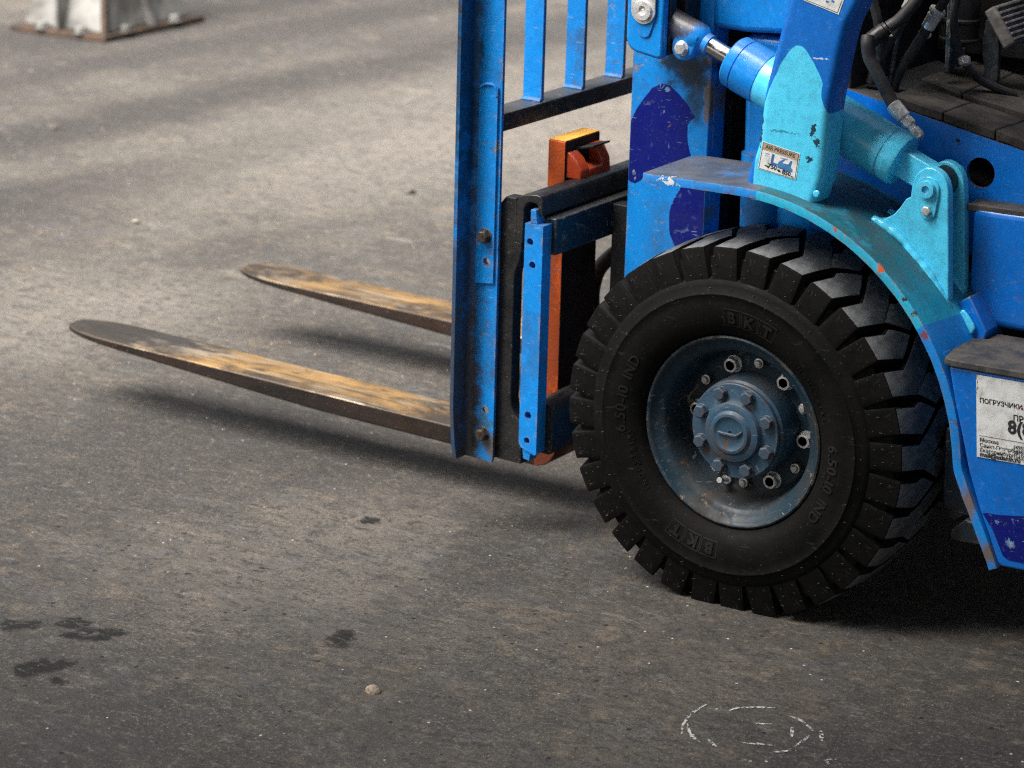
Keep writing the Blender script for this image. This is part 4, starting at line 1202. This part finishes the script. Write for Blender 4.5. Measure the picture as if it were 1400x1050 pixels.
# ---------------- cowl, frame, floor
cw = MB()
co_ = [(-.1580, .8570), (-.1000, .8545), (-.0300, .8585), (.06, .8640), (.06, 1.30), (-.1580, 1.30)]
cw.prism(co_, .196, .85)
cowl = cw.build('cowl', 'blue_clean', fl, bevel=.010, seg=4)
tag(cowl, 'blue front cowl panel above the tilt cylinder')
ch = MB()
ch.box(-.1080, .060, .2100, .84, .30, .850)
frame = ch.build('front_frame', 'blue_clean', fl, bevel=.012, seg=4)
tag(frame, 'blue front frame upright below the cowl')
MB().ring((-.075, .215, .30), (-.075, .215, .668), .032, n=32).build('frame_tube', 'blue', frame)
cb = MB().box(.0605, 1.30, .2080, .84, .16, .585)
chassis = cb.build('chassis', 'black', fl, bevel=.006)
tag(chassis, 'dark chassis under the floor')
MB().ring((0, .10, .28), (0, .95, .28), .075, n=28).build('axle_housing', 'grease', chassis)
MB().lathe([(.0, .05), (.002, .235), (.15, .235), (.17, .225), (.18, .10), (.182, .02)], (0, .175, .28), (0, 1, 0), 48).build('inner_wheel_face', 'black', chassis)
u_ = MB().prism([(.3100, .32), (.3090, .215), (.3120, .196), (.3200, .182), (.3300, .175), (.3490, .187), (.40, .20), (.40, .32)], .10, .16)
u_.build('frame_bracket', 'carriage', chassis, bevel=.004)
MB().prism([(.3330, .1675), (.3330, .1520), (.3800, .1540), (.43, .16), (.43, .178), (.3560, .1890)], .085, .170).build('frame_bracket', 'carriage', chassis, bevel=.002)

# side sheet with the round hole, floor edge above
sheet = [(0.020, 0.7960), (0.0849, 0.7836), (0.3675, 0.7260), (0.9000, 0.618), (0.90, 0.560), (0.020, 0.560)]
sd = MB().prism(sheet, .2000, .2075, holes=[circle(.3005, .6855, .0228, 32)])
fsheet = sd.build('floor_sheet', 'royal', fl, smooth=30)
tag(fsheet, 'royal blue side sheet under the floor mat with a round hole')
MB().lathe([(0, .012), (.001, .018)] + sum([[(.004 + .006 * k, .0195), (.007 + .006 * k, .0170)] for k in range(14)], []), (.330, .238, .650), (-.75, .25, .15), 24).build('ribbed_pipe', 'hose', fsheet)
MB().ring((.262, .1985, .7295), (.262, .2005, .7295), .0028, n=12).build('drill_hole', 'socket', fsheet)
# ledge and rounded panel below it
lo_ = MB().box(.3000, .92, .1602, .1998, .636, .6475).build('floor_ledge', 'step', fl, bevel=.002)
tag(lo_, 'dirty ledge along the body side')
rp_ = [(.3085, .6440), (.3085, .5300), (.3110, .5080), (.3180, .4900), (.3290, .4760), (.3420, .4690), (.3600, .4665), (.92, .4600), (.92, .6440)]
body = MB().prism(rp_, .158, .2000).build('body_panel', 'royal', fl, bevel=.012, seg=5)
tag(body, 'royal blue rounded body panel behind the bracket')
tri = MB().prism([(.3165, .4600), (.3150, .470), (.3160, .488), (.3200, .4985), (.3240, .5000), (.3300, .494), (.3400, .482), (.3440, .474), (.3400, .466), (.3260, .459)], .1120, .1180)
tri.build('gusset', 'cyan', fl, bevel=.003)
MB().prism([(.300, .500), (.330, .520), (.3600, .470), (.350, .440), (.310, .440)], .119, .160).build('gusset', 'royal', fl, bevel=.002)

# step and lower side panel
stp = MB()
so_ = [(.3500, .000), (.3300, .100), (.3400, .1580), (.92, .1580), (.92, -.004), (.3640, -.004)]
vs3 = [(x, y, .4480) for x, y in so_] + [(x, y, .4590) for x, y in so_]
n_ = len(so_)
stp.add(vs3, [tuple(range(n_)), tuple(range(2 * n_ - 1, n_ - 1, -1))] + [(i, (i + 1) % n_, (i + 1) % n_ + n_, i + n_) for i in range(n_)])
step = stp.build('step', 'step', fl, bevel=.002)
tag(step, 'worn dark step plate with a rusty edge')
sp_ = [(.3570, .4470), (.3700, .3900), (.3830, .3450), (.3960, .2950), (.4130, .2480), (.4320, .2050), (.4480, .1660), (.4540, .1620), (.92, .1680), (.92, .4475)]
spn = MB().prism(sp_, .0010, .160).build('side_panel', 'royal', fl, bevel=.012, seg=4)
tag(spn, 'royal blue side panel below the step with a white company sticker')
dp = [(.4210, .2370), (.4275, .2385), (.4480, .2395), (.465, .242), (.485, .2450), (.92, .2500), (.92, .1790), (.4640, .1740), (.4560, .1790), (.4380, .2150)]
MB().prism(dp, .0005, .0012).build('paint_patch', 'deep', spn, smooth=0)
items = [('poly', 1, [(.455 + .062 * math.cos(R(a)), .12 + .085 * math.sin(R(a))) for a in range(0, 360, 15)]),
         ('poly', 0, [(.455 + .050 * math.cos(R(a)), .12 + .069 * math.sin(R(a))) for a in range(0, 360, 15)]),
         ('poly', 1, [(.455 + .036 * math.cos(R(a)), .12 + .050 * math.sin(R(a))) for a in range(0, 360, 15)]),
         ('text', 0, 'A', .455, .147, .010, 'CENTER', .0006), ('text', 1, '•', .345, .355, .012, 'LEFT', .0003),
         ('text', 2, 'ПОГРУЗЧИКИ', .025, .330, .0098, 'LEFT', .00028), ('text', 2, 'ШТАБЕЛЕРЫ', .385, .345, .0098, 'LEFT', .00028),
         ('text', 2, 'ПРОДАЖА  АРЕНДА', .285, .480, .0120, 'LEFT', .0003),
         ('text', 2, '8(800)555', .245, .640, .0270, 'LEFT', .0010),
         ('quad', 2, .02, .730, .98, .736),
         ('text', 2, 'Москва', .025, .805, .0080, 'LEFT', .00012), ('text', 2, '(495)', .29, .825, .0080, 'LEFT', .00012),
         ('text', 2, 'Санкт-Петербург', .025, .870, .0080, 'LEFT', .00012), ('text', 2, '(812)', .29, .890, .0080, 'LEFT', .00012),
         ('text', 2, 'Екатеринбург', .025, .930, .0080, 'LEFT', .00012), ('text', 2, '(343)', .29, .945, .0080, 'LEFT', .00012),
         ('text', 2, 'mail@aslamh.ru', .025, .985, .0098, 'LEFT', .00035)]
decal(spn, 'company_sticker', [(.4005, .4420), (.6000, .4430), (.6050, .3240), (.4080, .3205)], items, ['sticker_torn', 'inkred', 'ink'], -.0002, 'scuffed white company sticker with black Cyrillic print')

# floor boards with rubber mat
def plane_z(x): return 0.7836 + (x - 0.0849) * (0.7260 - 0.7836) / (0.3675 - 0.0849)
def slab(x0, x1, y0, y1, lift, th, wob=0.0):
    b = MB()
    nx, ny = 14, 10
    v = []
    for lay in (0, 1):
        for i in range(nx + 1):
            for j in range(ny + 1):
                x = x0 + (x1 - x0) * i / nx; y = y0 + (y1 - y0) * j / ny
                z = plane_z(x) + lift + lay * th + wob * mnoise.noise(Vector((x * 14, y * 14, lift * 50)))
                if j == 0: y += 0.6 * wob * mnoise.noise(Vector((x * 30, 1, 0)))
                v.append((x, y, z))
    S_ = (nx + 1) * (ny + 1)
    idx = lambda l, i, j: l * S_ + i * (ny + 1) + j
    f = []
    for i in range(nx):
        for j in range(ny):
            f.append((idx(1, i, j), idx(1, i + 1, j), idx(1, i + 1, j + 1), idx(1, i, j + 1)))
            f.append((idx(0, i, j), idx(0, i, j + 1), idx(0, i + 1, j + 1), idx(0, i + 1, j)))
    for i in range(nx):
        f.append((idx(0, i, 0), idx(0, i + 1, 0), idx(1, i + 1, 0), idx(1, i, 0)))
        f.append((idx(0, i, ny), idx(1, i, ny), idx(1, i + 1, ny), idx(0, i + 1, ny)))
    for j in range(ny):
        f.append((idx(0, 0, j), idx(1, 0, j), idx(1, 0, j + 1), idx(0, 0, j + 1)))
        f.append((idx(0, nx, j), idx(0, nx, j + 1), idx(1, nx, j + 1), idx(1, nx, j)))
    return b.add(v, f)
fbd = slab(.060, .95, .2080, .84, -.012, .010)
floor_ = fbd.build('floor_plate', 'carriage', fl, smooth=40)
tag(floor_, 'sloping floor plate of the driver space')
for x0, x1 in ((.1500, .2345), (.2365, .3195), (.3215, .42), (.422, .93)):
    slab(x0, x1, .2010, .300, .000, .0150, .003).build('mat_tile', 'mat', floor_, smooth=40, bevel=.002)
for x0, x1 in ((.138, .205), (.2075, .93)):
    slab(x0, x1, .325, .80, .003, .014, .004).build('mat_tile', 'mat', floor_, smooth=40, bevel=.002)

# pedal
pd = MB().prism([(.2030, .740), (.2060, .800), (.2000, .830), (.2050, .875), (.2250, .880), (.2290, .835), (.2300, .800), (.2280, .735)], .400, .410)
ped = pd.build('brake_pedal', 'pedalarm', fl, bevel=.002)
tag(ped, 'dark brake pedal arm with a ribbed grey rubber pad')
pc = Vector((.2420, .4200, .8720)); du = Vector((.55, 0, -.83)); dn = Vector((.83, 0, .55)); dy = Vector((0, 1, 0))
def pbox(mb, u0, u1, y0, y1, n0, n1):
    mb.add([pc + du * u + dy * y + dn * n for n in (n0, n1) for y in (y0, y1) for u in (u0, u1)], [(0, 2, 3, 1), (4, 5, 7, 6), (0, 1, 5, 4), (2, 6, 7, 3), (0, 4, 6, 2), (1, 3, 7, 5)])
    return mb
pbox(MB(), -.033, .033, -.042, .048, -.016, .004).build('pedal_pad', 'pad', ped, bevel=.004, seg=3)
for k in range(7):
    pbox(MB(), -.030 + .009 * k, -.0258 + .009 * k, -.036, .046, .0035, .0075).build('pad_rib', 'pad', ped, bevel=.001)

# brake reservoir, hoses, tubes in the dark
rs = MB().lathe([(0, .005), (0, .027), (.003, .032), (.006, .032), (.008, .029), (.030, .029), (.032, .0305), (.036, .0305), (.038, .028), (.085, .028), (.09, .02)], (.163, .400, .838), (0.04, 0, 1), 36)
res = rs.build('brake_reservoir', 'black', fl)
tag(res, 'black brake fluid reservoir above the floor')
MB().ring((.156, .400, .80), (.160, .400, .838), .0105, n=16).build('reservoir_hose', 'hose', res)
MB().lathe([(0, .0125), (.007, .0125)], (.158, .400, .822), (0, .1, 1), 20).build('hose_clamp', 'zinc', res)
MB().box(.150, .156, .385, .392, .823, .828).build('clamp_screw', 'zinc', res)
h = MB().tube([(.1150, .185, .8720), (.1175, .18, .8600), (.1215, .18, .8420), (.1300, .18, .8280), (.1420, .18, .8090), (.1545, .18, .7900), (.1665, .178, .7735)], .0098, 16, 6)
ho1 = h.build('cylinder_hose', 'hose', fl)
tag(ho1, 'black hydraulic hose with a zinc fitting into the cyan cylinder')
a_, b2 = Vector((.1650, .178, .7755)), Vector((.2000, .172, .7455))
d_ = (b2 - a_).normalized()
MB().lathe([(0, .0112), (.001, .0118), (.027, .0118), (.028, .0095), (.031, .0095)], a_, d_, 24).build('hose_ferrule', 'zinc', ho1, smooth=30)
hexbolt(MB(), a_ + d_ * .031, d_, .0185, .012).build('hose_nut', 'zinc', ho1, bevel=.0006, smooth=30)
MB().ring(a_ + d_ * .043, a_ + d_ * .052, .0070, n=18).build('hose_pipe', 'zinc', ho1)
el = a_ + d_ * .054
eb = hexbolt(MB(), el - d_ * .004, d_, .0165, .017)
eb.ring(el + d_ * .004, el + d_ * .004 + Vector((-.006, -.016, -.028)), .0065, n=16)
eb.build('elbow_fitting', 'zinc', ho1, bevel=.0006, smooth=30)
f1, f2 = Vector((.1130, .20, .8640)), Vector((.1330, .215, .8830))
MB().lathe([(0, .0125), (.024, .0125), (.026, .011), (.030, .011)], f1, f2 - f1, 20).build('hose_ferrule', 'grease', ho1)
MB().tube([f2, f2 + (f2 - f1) * .8, (.175, .24, .94), (.20, .26, 1.02)], .0095, 12, 4).build('hose_branch', 'hose', ho1)
for pts, lab in (([(.1540, .250, .9220), (.1395, .25, .8900), (.1180, .25, .8560), (.1020, .25, .8250), (.0900, .25, .790)], 'upper black hose with a zinc crimp behind the pillar'),
                 ([(.1750, .280, .8920), (.1590, .28, .8640), (.1400, .28, .8330), (.1200, .28, .8000), (.1100, .28, .765)], 'black hose with a pale zinc crimp beside the reservoir')):
    o = MB().tube(pts, .0082, 14, 6).build('supply_hose', 'hose', fl)
    tag(o, lab)
    a_, b2 = Vector(pts[0]), Vector(pts[1])
    d_ = (a_ - b2).normalized()
    MB().lathe([(0, .0098), (.0015, .0105), (.018, .0105), (.0185, .0112), (.0225, .0112), (.023, .010), (.028, .010), (.0285, .0130), (.033, .0130), (.034, .008)], a_ - d_ * .018, d_, 22).build('hose_crimp', 'zinc', o, smooth=30)
    MB().tube([a_ + d_ * .014, a_ + d_ * .05, a_ + d_ * .12 + Vector((0, 0, .05))], .007, 10, 4).build('hose_pipe', 'grease', o)
MB().tube([(.142, .27, .95), (.1300, .27, .8880), (.1180, .27, .8300), (.110, .27, .780)], .0035, 10, 4).build('brake_tube', 'carriage', fl)
for k_, pts in enumerate(([(.100, .22, .93), (.110, .23, .88), (.105, .25, .83), (.095, .28, .78)], [(.205, .30, .93), (.195, .31, .88), (.200, .33, .83), (.22, .36, .79), (.26, .40, .765)], [(.235, .46, .95), (.225, .47, .90), (.235, .50, .84), (.26, .53, .79)], [(.15, .45, .95), (.14, .46, .88), (.16, .50, .82), (.20, .56, .79)])):
    MB().tube(pts, .0075 - .001 * k_, 10, 6).build('supply_hose', 'hose', fl)
for (x_, y_, z_) in ((.152, .30, .868), (.205, .33, .828), (.118, .25, .872)):
    hexbolt(MB(), (x_, y_, z_), (.3, -.3, -.8), .016, .012).build('pipe_union', 'zinc', fl, bevel=.0006, smooth=30)
MB().box(.168, .176, .34, .36, .80, .92).build('lever_strip', 'wheelblue', fl, bevel=.001)
# dark bulkhead and far side of the driver space
bk = MB().box(.0605, .075, .215, .84, .60, 1.29)
bk.box(.075, .95, .842, .856, .55, 1.10)
bk.box(.0752, .30, .50, .84, .80, 1.28)
bk.build('bulkhead', 'black', fl, bevel=.003)

# ---------------- rest of the truck beyond the frame
eh = MB().prism([(.78, .60), (.80, .98), (.86, 1.02), (1.55, 1.02), (1.60, .95), (1.60, .60)], .16, .88).build('engine_hood', 'royal', fl, bevel=.03, seg=4)
cwp = [(1.30, .20), (1.30, .90), (1.62, 1.00), (1.80, .95), (1.88, .70), (1.86, .32), (1.72, .20)]
MB().prism(cwp, .02, 1.03).build('counterweight', 'royal', fl, bevel=.05, seg=4)
MB().box(.90, 1.30, .012, 1.03, .30, .60).build('rear_side_box', 'royal', fl, bevel=.02, seg=3)
sb_ = MB().prism([(.88, 1.03), (.88, 1.16), (1.30, 1.15), (1.36, 1.60), (1.46, 1.62), (1.46, 1.03)], .28, .78).build('seat', 'black', fl, bevel=.03, seg=4)
gr = MB()
gr.box(.32, 1.62, .03, .09, 2.06, 2.12); gr.box(.32, 1.62, .96, 1.02, 2.06, 2.12)
for k in range(9):
    gr.box(.34 + .155 * k, .40 + .155 * k, .0905, .9595, 2.065, 2.11)
gr.build('overhead_guard', 'royal', fl, bevel=.006)
far_pil = MB().prism([(.00, .66), (.345, 2.06), (.470, 2.06), (.125, .66)], .965, 1.02).build('guard_pillar', 'royal', fl, bevel=.01)
for y0 in (.03, .96):
    MB().prism([(1.50, .99), (1.56, 2.06), (1.62, 2.06), (1.58, .99)], y0, y0 + .06).build('rear_pillar', 'royal', fl, bevel=.01)
for X, Y, r_, w_ in ((0, .875, .29, .175), (1.42, .06, .23, .15), (1.42, .84, .23, .15)):
    MB().lathe([(.03, r_ * .52), (0, r_ * .60), (-.004, r_ * .75), (.004, r_ * .93), (.02, r_), (w_ - .02, r_), (w_ - .004, r_ * .93), (w_ + .004, r_ * .75), (w_, r_ * .60), (w_ - .03, r_ * .52)], (X, Y, r_ - .004), (0, 1, 0), 64).build('plain_wheel', 'rubber', fl)
MB().prism([(-.159, .66), (.03, .6645)] + [(.384 * math.cos(R(a)), .28 + .384 * math.sin(R(a))) for a in range(84, 0, -6)] + [(.45, .166), (.44, .166)] + [(.378 * math.cos(R(a)), .28 + .378 * math.sin(R(a))) for a in range(0, 90, 6)] + [(-.159, .655)], .845, 1.05).build('far_fender', 'royal', fl)

# ================================================================== PEDESTAL in the background
pd_ = bpy.data.objects.new('steel_pedestal', None)
COL.objects.link(pd_)
tag(pd_, 'weathered white steel pedestal with a rusty foot at the top left of the yard', 'pedestal')
pd_.location = (-4.17, 3.20, 0)
X0, X1, Y0, Y1 = -.40, 0.0, 0.0, .47
b = MB()
tz = .46
b.add([(X0 + .02, Y0 + .02, .022), (X1 - .02, Y0 + .02, .022), (X1 - .02, Y1 - .02, .022), (X0 + .02, Y1 - .02, .022), (X0 + .14, Y0 + .16, tz), (X1 - .14, Y0 + .16, tz), (X1 - .14, Y1 - .16, tz), (X0 + .14, Y1 - .16, tz)],
      [(0, 3, 2, 1), (4, 5, 6, 7), (0, 1, 5, 4), (1, 2, 6, 5), (2, 3, 7, 6), (3, 0, 4, 7)])
b.build('body', 'pedestal', pd_, bevel=.006)
MB().box(X0 - .012, X1 + .012, Y0 - .012, Y1 + .012, 0.0, .0215).build('foot_plate', 'rust', pd_, bevel=.003)
for k in (0, 1):
    MB().prism([(-.208, .022), (-.192, .022), (-.196, .34), (-.204, .34)], -.012 if k == 0 else Y1 - .10, .13 if k == 0 else Y1 + .012).build('rib', 'pedestal', pd_, bevel=.003)
rb_ = MB()
rb_.add([(-.02, .225, .022), (.012, .225, .022), (-.13, .225, .36), (-.02, .245, .022), (.012, .245, .022), (-.13, .245, .36)], [(0, 1, 2), (5, 4, 3), (0, 3, 4, 1), (1, 4, 5, 2), (2, 5, 3, 0)])
rb_.build('rib', 'pedestal', pd_, bevel=.002)
MB().tube([(-.012, .012, .02), (-.075, .09, .24), (-.136, .156, .46)], .012, 8, 2).build('corner_seam', 'rust', pd_)
for x, y in ((-.10, -.004), (-.27, -.004), (.004, .10), (.004, .34)):
    bb = MB()
    hexbolt(bb, (x, y, .0215), (0, 0, 1), .030, .022, washer=.022)
    bb.build('anchor_bolt', 'pedestal', pd_, bevel=.001, smooth=30)
MB().ring((-.20, .235, tz), (-.20, .235, 1.6), .05, n=28).build('post', 'pedestal', pd_)

# ================================================================== SMALL THINGS ON THE GROUND
def stone_mesh(r, seed, flat=.6):
    bm = bmesh.new()
    bmesh.ops.create_icosphere(bm, subdivisions=2, radius=r)
    for v in bm.verts:
        k = 1 + .35 * mnoise.noise(v.co / r * 1.1 + Vector((seed, 0, 0))) + .12 * mnoise.noise(v.co / r * 3 + Vector((seed, 5, 0)))
        v.co = Vector((v.co.x * k * 1.25, v.co.y * k, v.co.z * k * flat))
    me = bpy.data.meshes.new('stone')
    bm.to_mesh(me); bm.free()
    return me
for i, (x, y, r, mt, lab) in enumerate(((-.2479, -.5738, .0095, 'stone', 'angular tan pebble on the asphalt below the wheel'),
                                      (-3.3494, 2.0868, .016, 'stone_dark', 'small dark stone in the upper left of the yard'),
                                      (-2.4285, 1.3831, .009, 'grit', 'pale pebble on the asphalt beyond the near fork tip'),
                                      (-2.0688, 2.0019, .012, 'stone_dark', 'small dark stone behind the side post'))):
    me = stone_mesh(r, 3.1 * i)
    me.materials.append(M[mt])
    o = bpy.data.objects.new('pebble', me)
    COL.objects.link(o)
    o.location = (x, y, r * .35)
    o.rotation_euler = (0.3, 0.2, 1.3 * i)
    tag(o, lab, 'pebble', 'loose pebbles on the asphalt')
gm = MB()
for i in range(900):
    u, w = random.random(), random.random()
    x = -1.7 + 2.6 * u; y = -1.15 + 1.9 * w
    if -.3 < x < .3 and -.02 < y < .25: continue
    r = random.choice((.0008, .001, .0012, .0014, .002)) * random.uniform(.7, 1.3)
    p = Vector((x, y, r * .3))
    vv = [p + Vector((r * random.uniform(.7, 1.4), 0, 0)), p + Vector((0, r * random.uniform(.7, 1.4), 0)), p - Vector((r * random.uniform(.7, 1.4), 0, 0)), p - Vector((0, r * random.uniform(.7, 1.4), 0)), p + Vector((0, 0, r * .7)), p - Vector((0, 0, r * .5))]
    gm.mat(random.choice((0, 0, 1)))
    gm.add(vv, [(0, 1, 4), (1, 2, 4), (2, 3, 4), (3, 0, 4), (1, 0, 5), (2, 1, 5), (3, 2, 5), (0, 3, 5)])
tag(gm.build('grit', ['grit', 'stone_dark'], smooth=0), 'fine loose grit scattered over the asphalt', 'grit', kind='stuff')

strokes = [[(0.1933, -0.4528), (0.1767, -0.4191), (0.1683, -0.379), (0.1693, -0.3442)], [(0.2065, -0.3469), (0.2134, -0.3298), (0.2334, -0.3131), (0.256, -0.3009)],
           [(0.2867, -0.314), (0.3067, -0.3187), (0.3247, -0.3307), (0.3389, -0.342)], [(0.3406, -0.3558), (0.3428, -0.3808), (0.3415, -0.3993)], [(0.2752, -0.4297), (0.295, -0.4221), (0.3189, -0.4117)],
           [(0.324, -0.4373), (0.3444, -0.4148)], [(0.3449, -0.332), (0.3641, -0.3635)], [(0.1809, -0.4163), (0.2034, -0.446), (0.2279, -0.4618)], [(0.2321, -0.4472), (0.2535, -0.462)], [(0.2576, -0.3642), (0.279, -0.3527)],
           [(0.3074, -0.3454), (0.3241, -0.3758)], [(0.4077, -0.4262), (0.400, -0.4154), (0.4089, -0.4054)], [(0.3045, -0.4791), (0.3175, -0.476)]]
ck = bpy.data.objects.new('chalk_drawing', None)
COL.objects.link(ck)
ck.location = (0.26, -0.38, 0)
for s in strokes:
    q = smooth_path([Vector((x, y, 0)) for x, y in s], 8) if len(s) > 2 else [Vector((s[0][0] + (s[1][0] - s[0][0]) * i / 8, s[0][1] + (s[1][1] - s[0][1]) * i / 8, 0)) for i in range(9)]
    v = []
    for i, p in enumerate(q):
        d = (q[min(i + 1, len(q) - 1)] - q[max(i - 1, 0)]).normalized()
        n_ = Vector((-d.y, d.x, 0))
        w = .0030 * (0.6 + .8 * abs(mnoise.noise(p * 60))) * min(1, .35 + 3 * min(i, len(q) - 1 - i) / len(q))
        v += [p + n_ * w + Vector((0, 0, .0015)), p - n_ * w + Vector((0, 0, .0015))]
    so3 = MB().add([p - ck.location for p in v], [(2 * i, 2 * i + 1, 2 * i + 3, 2 * i + 2) for i in range(len(q) - 1)]).build('chalk_stroke', 'chalk', ck, smooth=0)
tag(ck, 'broken circle of chalk strokes drawn on the asphalt near the tyre', 'chalk drawing')
